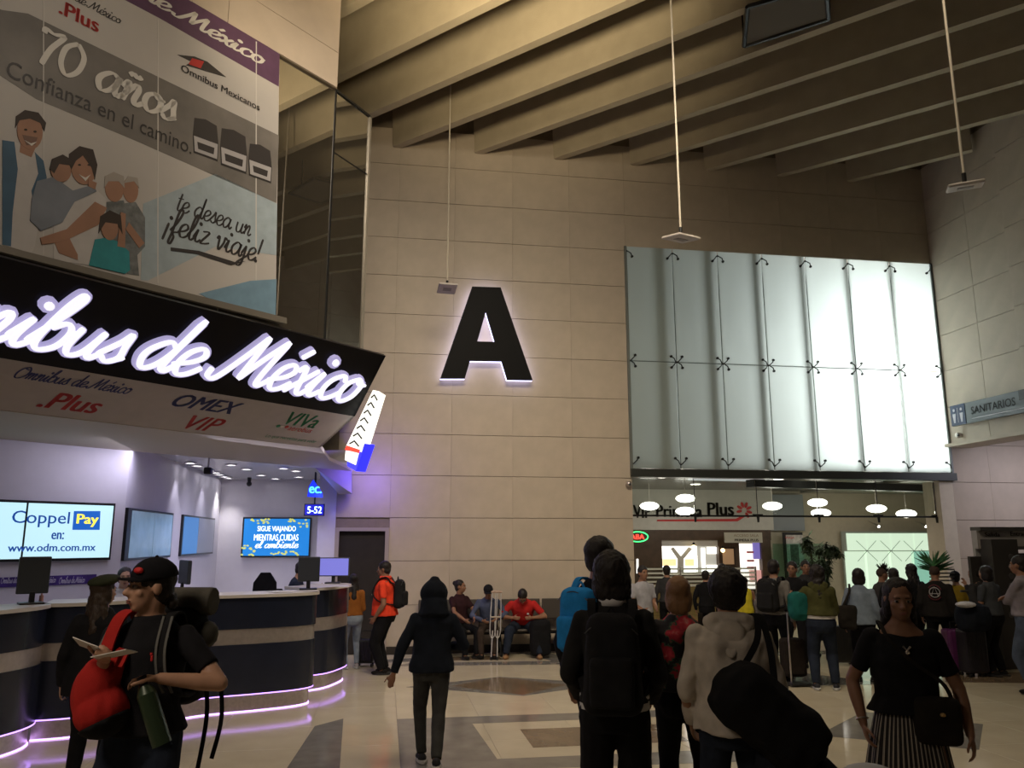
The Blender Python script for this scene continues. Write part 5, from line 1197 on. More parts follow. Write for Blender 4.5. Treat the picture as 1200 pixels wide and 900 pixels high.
def cap(J, color, label=None, brim=True, back=False, logo=None):
    k, Hd, HR, M = J['k'], J['Hd'], J['HR'], J['M']; b = NB(); ell(b, Hd((0, -.018, .045)), (.089 * k, .104 * k, .088 * k), HR, 3)
    bmesh.ops.bisect_plane(b, geom=b.verts[:] + b.edges[:] + b.faces[:], plane_co=Hd((0, 0, .034)), plane_no=HR @ Vector((0, .18, 1)), clear_inner=True)
    bmesh.ops.holes_fill(b, edges=b.edges[:])
    c_ = obj('cap', mul(b, M), cloth('cap_%02d%02d%02d' % tuple(int(v * 99) for v in color), color), J['o'], label, smooth=180)
    if brim:
        b = NB(); s = -1 if back else 1; pts = [Hd((x * .07, s * (.070 + .068 * math.sqrt(max(0, 1 - x * x))), .032 - .012 * x * x + (.004))) for x in [i / 8 for i in range(-8, 9)]] + [Hd((x * .07, s * .05, .040 - .010 * x * x)) for x in [i / 4 for i in range(4, -5, -1)]]
        prism(pts, HR @ Vector((0, 0, .007 * k)), b); obj('brim', mul(b, M), MATS['cap_%02d%02d%02d' % tuple(int(v * 99) for v in color)], c_)
    b = NB(); ell(b, Hd((0, -.018, .133)), .009 * k, None, 1); obj('button', mul(b, M), MATS['cap_%02d%02d%02d' % tuple(int(v * 99) for v in color)], c_)
    return c_
def backpack(J, label, color, size=(.30, .16, .46), zc=.70, straps=(.02, .02, .022), pocket=True, mat_=None, yoff=.0, name='backpack', dz_=0, group=None, strapc=None, bottom=True):
    H, B, M = J['H'], J['B'], J['M']; c = B((0, -.075 * H * J['W'] - size[1] / 2 - .012 - yoff, zc * H)); top = c + Vector((0, 0, size[2] / 2))
    wc_ = M @ (c - Vector((0, 0, size[2] / 2))); o = thing(name, label, 'backpack', wc_, group)
    cm = mat_ or cloth('pack_%02d%02d%02d' % tuple(int(v * 99) for v in color), color, .2, 12, .5)
    b = NB(); box(b, c, size, None, min(size[1] * .42, .07)); 
    for v in b.verts:
        t = (v.co.z - c.z) / size[2] + .5; f = 1 - .18 * max(0, t - .6) / .4; v.co.x = c.x + (v.co.x - c.x) * f; v.co.y = c.y + (v.co.y - c.y) * f
    obj('pack_body', mul(remesh(b, .012, 4, lambda q: .006 * noise.noise(q * 9)), M), cm, o, smooth=180)
    if pocket:
        b = NB(); box(b, c + Vector((0, -size[1] / 2 - .005, -size[2] * .16)), (size[0] * .74, .07, size[2] * .5), None, .03); obj('front_pocket', mul(remesh(b, .010, 3, lambda q: .004 * noise.noise(q * 12)), M), cm, o, smooth=180)
        b = NB(); pts = [c + Vector((x * size[0] * .44, -size[1] * .35, size[2] * (.30 + .14 * (1 - x * x)))) for x in [i / 6 for i in range(-6, 7)]]; tube(b, pts, .004, 5); obj('zip', mul(b, M), mat('zip_grey', (.05, .05, .05), .4, .5), o)
    b = NB(); tube(b, crom([c + Vector((-.035, size[1] * .2, size[2] * .46)), c + Vector((0, size[1] * .2, size[2] * .46 + .05)), c + Vector((.035, size[1] * .2, size[2] * .46))], 5), .008, 6); obj('handle', mul(b, M), cm, o)
    sc_ = strapc or cm
    for sx in (-1, 1):
        y0 = c.y + size[1] / 2
        pts = [Vector((sx * .07, c.y + size[1] * .45, c.z + size[2] * .34)), B((sx * .062 * H, -.070 * H, .80 * H)) + Vector((0, 0, .012)), B((sx * .066 * H, -.035 * H, .843 * H)) + Vector((0, 0, .010)), B((sx * .068 * H, .022 * H, .835 * H)) + Vector((0, .012, .006)), B((sx * .074 * H, .068 * H * J['W'], .76 * H)) + Vector((0, .016, 0)), B((sx * .088 * H, .072 * H * J['W'], .70 * H)) + Vector((0, .012, 0)), B((sx * .112 * H, .02 * H, .64 * H)), c + Vector((sx * size[0] * .42, size[1] * .4, -size[2] * .36))]
        b = NB(); strapmesh(b, crom(pts, 5), .048, .012, (1, 0, 0)); obj('strap', mul(b, M), sc_, o)
    return o, c
def bag(label, c, size, color, cat='bag', name='bag', M=None, sq=.45, strap=None, mat_=None, amp=.012, rotz=0.0, top=None):
    """soft bag at world (or M-local) centre"""
    M = M or Matrix.Identity(4); Rm = Matrix.Rotation(rotz, 3, 'Y') if rotz else None
    cw = M @ Vector(c); o = thing(name, label, cat, (cw.x, cw.y, cw.z - size[2] / 2)); cm = mat_ or cloth('bag_%02d%02d%02d' % tuple(int(v * 99) for v in color), color, .22, 9, .5)
    b = NB(); box(b, c, size, Rm, min(size) * sq); obj('bag_body', mul(remesh(b, .012, 4, lambda q: amp * noise.noise(q * 6) + amp * .5 * noise.noise(q * 14)), M), cm, o, smooth=180)
    if strap:
        for st_ in strap: b = NB(); strapmesh(b, crom(st_[0], 6), st_[1], .008, st_[2]); obj('strap', mul(b, M), cm, o)
    return o
def suitcase(label, c, size, color, az=0.0, handle=.35, group=None):
    M = Matrix.Translation(Vector(c)) @ Matrix.Rotation(-az, 4, 'Z'); o = thing('suitcase', label, 'suitcase', c, group); m_ = mat('case_%02d%02d%02d' % tuple(int(v * 99) for v in color), color, .4, 0, .15, 10)
    b = NB(); box(b, (0, 0, .05 + size[2] / 2), size, None, .035); obj('shell', mul(b, M), m_, o)
    b = NB(); 
    for i in range(5): box(b, (-size[0] * .36 + i * size[0] * .18, -size[1] / 2, .05 + size[2] / 2), (.012, .012, size[2] * .8), None, .004)
    q = obj('rib', mul(b, M), m_, o); q['kind'] = 'stuff'
    for sx in (-1, 1):
        for sy in (-1, 1): b = NB(); frust(b, (sx * size[0] * .4 - .012, sy * size[1] * .35, .025), (sx * size[0] * .4 + .012, sy * size[1] * .35, .025), .025, .025, 10); obj('wheel', mul(b, M), blackP, o)
    b = NB(); z = .05 + size[2]; tube(b, [(-.08, 0, z - .02), (-.08, 0, z + handle), (.08, 0, z + handle), (.08, 0, z - .02)], .009, 6); obj('handle', mul(b, M), darkM, o)
    return o
BLK = (.010, .010, .011); JEAN = (.05, .075, .12); DJEAN = (.018, .024, .038)
HB = {'style': 'short'}

# 1. hooded man walking away
pos, az, H = stand(508, 672, 7.45); J = person('person in a dark hooded sweatshirt and grey tracksuit trousers walking away', pos, az - R(4), H / 1.045,
    P=dict(hpitch=.25, hl=(-.225, -.04, .475), el=(-1, -.7, 0), hr=(.10, .12, .62), er=(.8, -.8, -.3), fl=(-.045, .06, .045), fr=(.02, -.20, .075), kr=(.1, 1, .1), gr=(.1, 1, -.35), nl=(.3, 1, 0), pitch=.06, roll=.02, shoe=(.03, .03, .035), sole=(.45, .43, .4), build=1.03),
    top=dict(m='hoodie_dark', c=(.010, .013, .020), hood='up', name='hoodie', hem=.50, loose=1.14, wr=.009), pants=dict(m='joggers_grey', c=(.040, .040, .038), loose=.95), hair=HB, face=False, skin=BROWN, vox=.012)
# 2. man with a big backpack, back to us
pos, az, H = stand(716, 648, 4.95); J = person('person in a black sweater with white collar and black backpack, back turned', pos, az + R(2), H,
    P=dict(hpitch=.02, hr=(.115, .10, .53), er=(.5, -1, -.4), hl=(-.115, .10, .53), el=(-.5, -1, -.4), build=.98), top=dict(m='sweater_black', c=(.016, .016, .016), name='sweater', collar=mat('collar_white', (.55, .54, .52), .8), under=mat('collar_white', (.55, .54, .52), .8), hem=.54, loose=1.04),
    pants=dict(c=(.008, .008, .009), loose=1.25), hair=dict(style='bob', vol=1.22), face=False, skin=BROWN, vox=.011)
backpack(J, 'large plain black backpack of the black haired person in the centre', (.014, .014, .015), (.34, .17, .56), .665)
# 3. tall man behind with blue backpack
pos, az, H = stand(700, 627, 5.6); J = person('tall person in a black long-sleeved top wearing the bright blue backpack', pos, az + R(38), H,
    P=dict(hyaw=R(8), hr=(.11, .12, .56), build=.98), top=dict(c=BLK, loose=1.08), pants=dict(c=(.008, .008, .009)), hair=dict(style='short'), face=True, skin=BROWN, vox=.014)
J['o'].rotation_euler
backpack(J, 'bright blue backpack on the tall person in black', (.02, .22, .55), (.30, .15, .44), .71)
# 4. floral woman
pos, az, H = stand(794, 674, 5.7); 
def floral():
    m = bpy.data.materials.new('floral_fabric'); m.use_nodes = True; nt = m.node_tree; b = nt.nodes['Principled BSDF']; tc = nt.nodes.new('ShaderNodeTexCoord')
    v = nt.nodes.new('ShaderNodeTexVoronoi'); v.inputs['Scale'].default_value = 8.0; nz = nt.nodes.new('ShaderNodeTexNoise'); nz.inputs['Scale'].default_value = 22
    mx = nt.nodes.new('ShaderNodeMixRGB'); mx.inputs[0].default_value = .10; nt.links.new(tc.outputs['Object'], mx.inputs[1]); nt.links.new(nz.outputs['Color'], mx.inputs[2]); nt.links.new(tc.outputs['Object'], nz.inputs['Vector']); nt.links.new(mx.outputs[0], v.inputs['Vector'])
    r = nt.nodes.new('ShaderNodeValToRGB'); e = r.color_ramp.elements; e[0].position = 0; e[0].color = (.75, .35, .30, 1); e[1].position = .56; e[1].color = (.012, .010, .012, 1); n = r.color_ramp.elements.new(.20); n.color = (.65, .05, .07, 1); n = r.color_ramp.elements.new(.40); n.color = (.40, .02, .04, 1); n = r.color_ramp.elements.new(.48); n.color = (.03, .09, .05, 1)
    nt.links.new(v.outputs['Distance'], r.inputs['Fac']); nt.links.new(r.outputs['Color'], b.inputs['Base Color']); b.inputs['Roughness'].default_value = .85; return m
J = person('person with short reddish blond hair in a black blouse with red flowers', pos, az + R(3), H, P=dict(female=1, hr=(.12, .08, .55), hl=(-.13, .05, .52), build=1.03), top=dict(mat=floral(), name='blouse', sleeve=.30, hem=.55, loose=1.08), pants=dict(c=(.010, .011, .014)), hair=dict(style='bob', vol=1.0, color=(.20, .105, .045), name='blond'), face=False, skin=TAN, vox=.012)
# her shoulder bag
h = J['H']; bag('dark slouchy shoulder bag of the blond person in flowered blouse', (.16, -.16, .52 * h), (.30, .14, .34), (.020, .017, .014), M=J['M'], name='shoulder_bag',
    strap=[([Vector((.13, -.14, .62 * h)), J['B']((.085 * h, -.075 * h, .76 * h)), J['B']((.085 * h, -.02 * h, .85 * h)), J['B']((.09 * h, .06 * h, .76 * h)), Vector((.2, -.05, .58 * h))], .03, (1, 0, 0))])
# 5. cream hoodie
pos, az, H = stand(850, 668, 4.75); J = person('person in a cream hooded jacket carrying a black duffel bag', pos, az - R(6), H,
    P=dict(hyaw=R(-12), hl=(-.125, .10, .50), el=(-.7, -1, -.2), hr=(.14, .09, .50), er=(.5, -1, 0), build=1.0), top=dict(m='hoodie_cream', c=(.50, .45, .38), hood='down', name='jacket', hem=.50, loose=1.14, wr=.019), pants=dict(m='jeans_dark', c=DJEAN), hair=dict(style='short', vol=1.24), face=False, skin=TAN, vox=.011)
h = J['H']
bag('large black duffel bag hanging from the cream jacketed person', (.16, -.25, .575 * h), (.66, .30, .36), (.010, .010, .011), M=J['M'], name='duffel_bag', rotz=R(40), amp=.02, sq=.48,
    strap=[([Vector((-.02, -.22, .66 * h)), J['B']((.075 * h, -.085 * h, .78 * h)) + Vector((0, -.02, 0)), J['B']((.088 * h, -.03 * h, .862 * h)), J['B']((.09 * h, .07 * h, .76 * h))], .035, (1, 0, 0)),
           ([Vector((.20, -.27, .64 * h)), J['B']((.115 * h, -.09 * h, .76 * h)) + Vector((0, -.02, 0)), J['B']((.098 * h, -.04 * h, .86 * h)), J['B']((.1 * h, .04 * h, .80 * h))], .035, (1, 0, 0))])
bag('dark navy bag hanging low beneath the black duffel bag', (.30, -.15, .38 * h), (.46, .26, .34), (.012, .015, .022), M=J['M'], name='travel_bag', rotz=R(20), amp=.02, sq=.48, strap=[([Vector((.3, -.15, .47 * h)), Vector((.34, -.12, .56 * h)), Vector((.30, .02, .60 * h))], .03, (1, 0, 0))])
# 6. woman in striped skirt facing us
pos, az, H = stand(1050, 676, 5.0, 180)
def stripes(M):
    m = bpy.data.materials.new('striped_skirt'); m.use_nodes = True; nt = m.node_tree; b = nt.nodes['Principled BSDF']; tc = nt.nodes.new('ShaderNodeTexCoord'); gr = nt.nodes.new('ShaderNodeTexGradient'); gr.gradient_type = 'RADIAL'
    nt.links.new(tc.outputs['Object'], gr.inputs['Vector']); mu = nt.nodes.new('ShaderNodeMath'); mu.operation = 'MULTIPLY'; mu.inputs[1].default_value = 46; fr = nt.nodes.new('ShaderNodeMath'); fr.operation = 'FRACT'; nt.links.new(gr.outputs['Fac'], mu.inputs[0]); nt.links.new(mu.outputs[0], fr.inputs[0])
    r = nt.nodes.new('ShaderNodeValToRGB'); r.color_ramp.interpolation = 'CONSTANT'; e = r.color_ramp.elements; e[0].color = (.012, .011, .011, 1); e[1].position = .50; e[1].color = (.40, .36, .30, 1); n = r.color_ramp.elements.new(.62); n.color = (.10, .09, .08, 1); n = r.color_ramp.elements.new(.68); n.color = (.42, .38, .31, 1); n = r.color_ramp.elements.new(.82); n.color = (.012, .011, .011, 1)
    nt.links.new(fr.outputs[0], r.inputs['Fac']); nt.links.new(r.outputs['Color'], b.inputs['Base Color']); b.inputs['Roughness'].default_value = .85; return m
J = person('person in a black top and long black and white striped skirt', pos, az + R(-8), H,
    P=dict(female=1, hr=(.150, .03, .50), hl=(-.175, .06, .49), er=(1, -.9, 0), el=(-1, -.9, 0), hpitch=.10, hyaw=R(-4), build=1.06, nl=(1, -.3, 0)), top=dict(c=(.010, .010, .011), m='blouse_black', name='blouse', sleeve=.36, hem=.545, neck='low', loose=1.06), pants=dict(kind='skirt', mat=stripes, hem=.05), hair=dict(style='long'), skin=(.26, .135, .08), vox=.0095)
h = J['H']; Bf = J['B']
bag('black crossbody bag hanging at the hip of the striped skirt wearer', (-.13, .14, .535 * h), (.26, .10, .27), (.012, .012, .012), M=J['M'], name='crossbody_bag', amp=.006,
    strap=[([Vector((-.22, .12, .60 * h)), Bf((-.10 * h, .085 * h, .66 * h)), Bf((-.02 * h, .098 * h, .72 * h)), Bf((.05 * h, .082 * h, .79 * h)), Bf((.068 * h, .035 * h, .835 * h)), Bf((.072 * h, -.02 * h, .842 * h)), Bf((.05 * h, -.075 * h, .79 * h))], .022, (1, .2, .3))])
c = J['M'] @ Vector((-.15, .20, .56 * h)); b = NB(); ell(b, c, (.016, .016, .012)); tag(obj('badge', b, mat('badge_gold', (.45, .30, .12), .35, .4)), 'small gold badge on the black crossbody bag', 'badge')
c = J['wr']; b = NB(); d = (J['er'] - J['wr']).normalized(); p = c + d * .03; q = d.orthogonal().normalized(); q2 = d.cross(q); tube(b, [p + (q * math.cos(a_ * .5236) + q2 * math.sin(a_ * .5236)) * .034 for a_ in range(13)], .005, 6); obj('bracelet', mul(b, J['M']), mat('bracelet', (.5, .45, .4), .3, .8), J['o'])
b = NB(); tube(b, [Bf((.012 * h, .088 * h, .775 * h)), Bf((.0, .092 * h, .762 * h)), Bf((-.012 * h, .088 * h, .775 * h))], .006, 6); ell(b, Bf((.0, .094 * h, .755 * h)), .014); obj('pendant', mul(b, J['M']), mat('bracelet', (.5, .45, .4), .3, .8), J['o'])
# 7. capped man
pos, az, H = stand(184, 650, 4.2, 180); _M = (Matrix.Translation((pos[0], pos[1], 0)) @ Matrix.Rotation(-(az + R(28)), 4, 'Z')).inverted(); LP = lambda x, y, f: _M @ fwd(x, y, f)
h0 = H - .015; _l = LP(188, 795, 3.98) / h0; _r = LP(122, 772, 3.95) / h0
J = person('person in a black cap and t-shirt holding papers and a bottle', pos, az + R(28), H - .015,
    P=dict(hyaw=R(42), hpitch=-.02, hr=tuple(_r), er=(.6, -1, -.7), hl=tuple(_l), el=(-1, -.4, -.35), dl=(1, .25, .04), nl=(.15, .25, -1), tl=(-.2, 1, 0), cl=.62, cr=.75, dr=(-.35, .8, .12), nr=(-.4, .0, .9), tr=(-.4, .3, .8), build=1.0, hy=.012, fl=(-.09, 0, .045), fr=(.09, .04, .045)),
    top=dict(c=(.012, .012, .014), m='tshirt_black', sleeve=.34, hem=.545, loose=1.05, wr=.008), pants=dict(m='jeans_dark', c=DJEAN), hair=dict(style='short', color=(.02, .013, .009), name='dark_brown'), skin=(.42, .24, .155), vox=.009)
cp = cap(J, (.009, .009, .011)); Hd, HR, k = J['Hd'], J['HR'], J['k']
# red cap emblem on the left front of the cap and the curls at the neck
b = NB(); q = Hd((-.045, .072, .074)); ell(b, q, (.026, .016, .017), HR @ Matrix.Rotation(.6, 3, 'Z'), 2); obj('emblem', mul(b, J['M']), mat('emblem_red', (.55, .02, .02), .6), cp)
b = NB(); 
for i in range(9): ell(b, Hd((-.045 + .012 * (i % 3), -.075 - .012 * (i // 3), -.04 - .014 * (i % 4))), .020 * k, None, 2)
obj('curls', mul(remesh(b, .007, 1, lambda q: .004 * noise.noise(q * 60)), J['M']), MATS['hair_dark_brown'], J['o'], smooth=180)
h = J['H']; Bf = J['B']; M = J['M']
b = NB(); q = Bf((-.055 * h, .078 * h, .745 * h)); box(b, q, (.012, .01, .03), None, .004); ell(b, q + Vector((.004, 0, .018)), .007); obj('chest_emblem', mul(b, M), MATS['emblem_red'], J['o'])
grs = mat('strap_grey', (.10, .10, .09), .8)
o, pc_ = backpack(J, 'large black and grey hiking backpack on the capped man', (.013, .013, .014), (.38, .22, .50), .72, strapc=cloth('strap_black', (.012, .012, .013)))
b = NB(); frust(b, Vector((-.20, pc_.y - .02, pc_.z + .27)), Vector((.20, pc_.y - .02, pc_.z + .27)), .075, .075, 16); obj('bedroll', mul(remesh(b, .010, 2), M), cloth('roll_grey', (.09, .085, .07)), o, smooth=180)
b = NB(); ell(b, pc_ + Vector((-.19, 0, .10)), (.05, .07, .07)); obj('side_pocket', mul(b, M), cloth('roll_grey', (.09, .085, .07)), o, smooth=180)
for sx, oo in ((-1, .022), (-1, -.022), (1, .022)):
    pts = [Bf((sx * .068 * h + oo, .022 * h, .838 * h)) + Vector((0, .018, .014)), Bf((sx * .078 * h + oo, .066 * h, .77 * h)) + Vector((0, .026, 0)), Bf((sx * .088 * h + oo, .072 * h, .70 * h)) + Vector((0, .024, 0)), Bf((sx * .098 * h + oo, .055 * h, .655 * h)) + Vector((0, .02, 0))]
    b = NB(); strapmesh(b, crom(pts, 5), .012, .006, (1, 0, 0)); obj('strap_edge', mul(b, M), grs, o)
for x_, L in ((-.22, .62), (-.30, .50)):
    b = NB(); strapmesh(b, crom([Vector((x_, pc_.y + .08, pc_.z - .06)), Vector((x_ - .02, pc_.y + .06, pc_.z - .3)), Vector((x_ + .01, pc_.y + .08, pc_.z - L))], 6), .022, .005, (1, 0, 0)); obj('hanging_strap', mul(b, M), cloth('strap_black', (.012, .012, .013)), o)
# red bag hanging from his right shoulder
redc = cloth('red_nylon', (.38, .022, .018), .12, 8, .3)
rb = thing('sling_bag', 'bright red drawstring bag hanging at the capped man\'s side', 'bag', M @ Vector((.26, .10, .50 * h)))
qb = LP(112, 812, 4.0); q1 = LP(120, 832, 4.0); q2 = LP(136, 782, 4.0); q3 = LP(143, 765, 4.05); b = NB(); ell(b, qb, (.10, .12, .16), None, 3); ell(b, q1, (.12, .14, .12), None, 3); frust(b, qb, q3, .10, .03, 16)
obj('bag_body', mul(remesh(b, .010, 4, lambda q: .007 * noise.noise(Vector((q.x * 22, q.y * 22, q.z * 5)))), M), redc, rb, smooth=180)
b = NB(); ell(b, q1 - Vector((0, 0, .012)), (.124, .146, .118), None, 3); bmesh.ops.bisect_plane(b, geom=b.verts[:] + b.edges[:] + b.faces[:], plane_co=q1 - Vector((0, 0, .055)), plane_no=(.5, 0, 1), clear_outer=True); bmesh.ops.holes_fill(b, edges=b.edges[:]); obj('base_panel', mul(b, M), cloth('strap_black', (.012, .012, .013)), rb, smooth=180)
b = NB(); strapmesh(b, crom([Bf((.060 * h, -.05 * h, .82 * h)), Bf((.055 * h, -.01 * h, .856 * h)), Bf((.058 * h, .045 * h, .835 * h)) + Vector((0, .012, .012)), Bf((.066 * h, .078 * h, .77 * h)) + Vector((0, .018, 0)), Bf((.074 * h, .086 * h, .70 * h)) + Vector((0, .02, 0)), q3, q2], 6), .062, .012, (1, 0, 0)); obj('strap', mul(b, M), redc, rb)
b = NB(); q = Bf((.070 * h, .082 * h, .745 * h)) + Vector((0, .03, 0)); box(b, q, (.06, .014, .03), None, .006); obj('buckle', mul(b, M), blackP, rb)
for dx in (0, .05): b = NB(); tube(b, crom([Bf((.074 * h, .086 * h, .70 * h)) + Vector((dx * .4, .02, 0)), q3 + Vector((dx, .03, .02)), q2 + Vector((dx, .02, 0))], 5), .006, 6); obj('cord', mul(b, M), redc, rb)
# bottle in his left hand
wl_ = J['wl']; hb_ = LP(168, 801, 3.93)
bt = thing('water_bottle', 'dark green water bottle held in the capped man\'s left hand', 'bottle', M @ (hb_ + Vector((.03, 0, -.30))))
ax = (LP(188, 866, 3.93) - hb_).normalized(); b = NB(); frust(b, hb_ + ax * .05, hb_ + ax * .29, .044, .044, 20); frust(b, hb_ + ax * .01, hb_ + ax * .05, .026, .044, 20); obj('bottle_body', mul(b, M), mat('bottle_green', (.030, .050, .025), .35, .2), bt, smooth=30)
b = NB(); frust(b, hb_ - ax * .035, hb_ + ax * .012, .022, .022, 16); obj('cap', mul(b, M), blackP, bt, smooth=30)
# papers
wr2 = J['wr'] + Vector((-.03, .085, .035)); pp_ = thing('paper_sheet', 'folded white papers in the capped man\'s right hand', 'paper', M @ wr2)
Rp = Matrix.Rotation(R(12), 3, 'Y') @ Matrix.Rotation(R(14), 3, 'X'); b = NB(); box(b, wr2 + Vector((-.08, .02, .0)), (.17, .10, .004), Rp); obj('sheet', mul(b, M), mat('paper_white', (.62, .60, .55), .7), pp_)
Rp = Matrix.Rotation(R(-18), 3, 'Y') @ Matrix.Rotation(R(30), 3, 'X'); b = NB(); box(b, wr2 + Vector((.055, .01, .035)), (.13, .10, .004), Rp); obj('sheet', mul(b, M), MATS['paper_white'], pp_)
# 8. person with the dark green beret behind him
pos, az, H = stand(122, 674, 6.6); J = person('person in a dark green beret and black coat at the counter, behind the capped man', pos, az + R(18), H, P=dict(hyaw=R(35), female=1), top=dict(c=BLK, hem=.45, name='coat', loose=1.15), pants=dict(c=BLK), hair=dict(style='wavy', color=(.03, .018, .010), name='brown'), skin=PALE, face=True)
b = NB(); ell(b, J['Hd']((0, -.01, .085)), (.115 * J['k'], .125 * J['k'], .045 * J['k']), J['HR'] @ Matrix.Rotation(.2, 3, 'X'), 3); obj('beret', mul(b, J['M']), cloth('beret_green', (.03, .035, .018)), J['o'], smooth=180)
# 9. clerk behind the counter
def clerk(px, yt, f, label, rel=180, **kw):
    pos, az, H = stand(px, yt, f, rel); return person(label, pos, az, 1.62, P=dict(pz=.52 * 1.62 - (1.62 - H), fl=(-.06, .25, .045), fr=(.06, .25, .045), hl=(-.08, .25, (H - .42) / 1.62), hr=(.08, .25, (H - .42) / 1.62), **kw.pop('P', {})), **kw)
clerk(147, 664, 9.75, 'clerk with tied back dark hair behind the long counter, beside the capped man', 175, top=dict(m='clerk_white', c=(.5, .48, .5)), hair=dict(style='bun'), skin=PALE, P=dict(female=1))
J = clerk(343, 656, 12.4, 'clerk in a dark blue jacket and headphones behind the dark monitor', 95, top=dict(m='jacket_navy', c=(.018, .024, .045), name='jacket'), hair=dict(style='short'), skin=TAN, P=dict(hpitch=.25, pitch=.2), face=True)
b = NB(); pts = [J['Hd']((.088 * math.cos(a_ * math.pi / 10), -.01, .02 + .108 * math.sin(a_ * math.pi / 10))) for a_ in range(11)]; tube(b, pts, .008, 6); ell(b, pts[0], (.02, .035, .035)); ell(b, pts[-1], (.02, .035, .035)); obj('headphones', mul(b, J['M']), blackP, J['o'])
# 10. woman in orange blouse and jeans at the far counter
pos, az, H = stand(415, 672, 12.7); J = person('person in an orange brown blouse and light jeans standing at the far counter', pos, az - R(10), H, P=dict(female=1, hr=(.06, .16, .60), hl=(-.08, .16, .60), shoe=(.4, .36, .34), sole=(.5, .5, .48)), top=dict(m='blouse_orange', c=(.28, .10, .02), hem=.55), pants=dict(m='jeans_light', c=(.26, .31, .36), loose=.92), hair=dict(style='long'), face=False, skin=TAN)
c = fwd(428, 782, 12.9); suitcase('small black suitcase standing beside the jeans wearer at the dark door', (c.x, c.y, 0), (.26, .18, .36), (.012, .012, .012), R(10), .12)
# 11. man in red-orange polo
pos, az, H = stand(453, 657, 12.2); J = person('person in a bright orange red polo shirt and glasses standing by the dark door', pos, az - R(75), H, P=dict(hl=(-.12, .06, .50), hr=(.13, .02, .48), build=1.12, girth=1.15, hpitch=.1), top=dict(m='polo_orange_red', c=(.72, .055, .022), sleeve=.36, hem=.51, loose=1.05, collar=mat('polo_collar', (.68, .05, .02), .8)), pants=dict(c=BLK, loose=1.15), hair=dict(style='short'), skin=BROWN, vox=.012)
b = NB(); [tube(b, [J['Hd']((sx * .03 + .018 * math.cos(t * .7854), .096, .004 + .015 * math.sin(t * .7854))) for t in range(9)], .002, 5) for sx in (-1, 1)]; [tube(b, [J['Hd']((sx * .05, .09, .006)), J['Hd']((sx * .078, .0, .008))], .002, 5) for sx in (-1, 1)]; obj('glasses', mul(b, J['M']), blackP, J['o'])
backpack(J, 'black backpack on the person in the orange red polo', (.012, .012, .013), (.28, .15, .42), .70)
# ---- seated people on the bench
def seated(px, yt, label, f=13.45, H=1.5, rel=180, P=None, **kw):
    c = fwd(px, yt, f); d = ray(px, yt); a = math.atan2(d.x, d.y) + R(rel); hz = c.z
    base = dict(pz=.46 + .055, py=-.10, fl=(-.07, .20, .045), fr=(.07, .20, .045), kl=(-.15, .5, 1), kr=(.15, .5, 1), hl=(-.06, .16, .40), hr=(.06, .16, .40), el=(-1, -.3, -.2), er=(1, -.3, -.2)); base.update(P or {})
    fy = 13.96; pos = (c.x + 0, fy - .10 * 1)
    return person(label, (c.x, fy - .10 - 0.0), a, H, P=base, **kw)
seated(545, 683, 'seated person in a black vest over a red shirt, leftmost on the bench', rel=150, H=1.55, P=dict(female=1, hyaw=R(-38) if False else R(-40)), top=dict(m='vest_dark', c=(.03, .012, .014), sleeve=.35), pants=dict(c=BLK), hair=dict(style='bun'), skin=BROWN)
J = seated(577, 691, 'seated person in a dark cap and blue shirt holding crutches on the bench', H=1.5, P=dict(pitch=.42, hpitch=.45, hl=(-.10, .20, .42)), top=dict(m='shirt_blue_grey', c=(.07, .085, .14)), pants=dict(m='trousers_brown', c=(.045, .032, .025)), hair=HB, skin=BROWN); cap(J, (.012, .012, .014))
for dx in (0, .10):
    a0 = Vector((1.78 + dx, 13.42, .02)); a1 = Vector((1.86 + dx * .6, 13.58, 1.06)); o = thing('crutch', '%s pale grey metal crutch held by the seated person in a cap' % ('left' if dx == 0 else 'right'), 'crutch', a0, 'pair of crutches'); md = a0.lerp(a1, .42); sd = Vector((.045, 0, 0))
    b = NB(); tube(b, [a0, md], .011); obj('shaft', b, mat('crutch_metal', (.55, .53, .50), .4, .5), o)
    for s_ in (-1, 1): b = NB(); tube(b, crom([a0.lerp(a1, .30), md + sd * s_, a1 + sd * s_], 5), .009); obj('upright', b, MATS['crutch_metal'], o)
    b = NB(); tube(b, [a1 - sd * 1.3, a1 + Vector((0, 0, .012)), a1 + sd * 1.3], .02); obj('arm_pad', b, mat('pad_tan', (.45, .33, .25), .7), o)
    b = NB(); tube(b, [a0.lerp(a1, .62) - sd, a0.lerp(a1, .62) + sd], .014); obj('grip', b, mat('grip_pale', (.5, .42, .33), .7), o); b = NB(); frust(b, a0 - Vector((0, 0, .018)), a0 + Vector((0, 0, .03)), .02, .014); obj('tip', b, blackP, o)
J = seated(620, 690, 'seated person in a red polo shirt with bowed head, rightmost on the bench', H=1.62, P=dict(pitch=.72, hpitch=1.0, build=1.15, fl=(-.17, .24, .045), fr=(.17, .24, .045), hl=(-.10, .22, .40), hr=(.10, .22, .40), shoe=(.30, .17, .08), sole=(.25, .15, .08)), top=dict(m='polo_red', c=(.42, .022, .02), sleeve=.38, hem=.52, collar=mat('polo_collar_red', (.4, .02, .02), .8)), pants=dict(m='jeans_dark', c=DJEAN, loose=1.1), hair=HB, skin=BROWN)
b = NB(); h = J['H']; ell(b, J['B']((-.055 * h, .09 * h, .75 * h)), (.022, .01, .018)); obj('chest_emblem', mul(b, J['M']), mat('emblem_white', (.5, .45, .45), .6), J['o'])
bag('black bag between the knees of the seated person in red', (2.62, 13.52, .33), (.36, .22, .60), (.010, .010, .011), name='travel_bag')
bag('black and orange bag slumped on the floor beside the bench', (3.22, 13.9, .22), (.50, .30, .42), (.014, .012, .013), name='travel_bag', rotz=R(25))
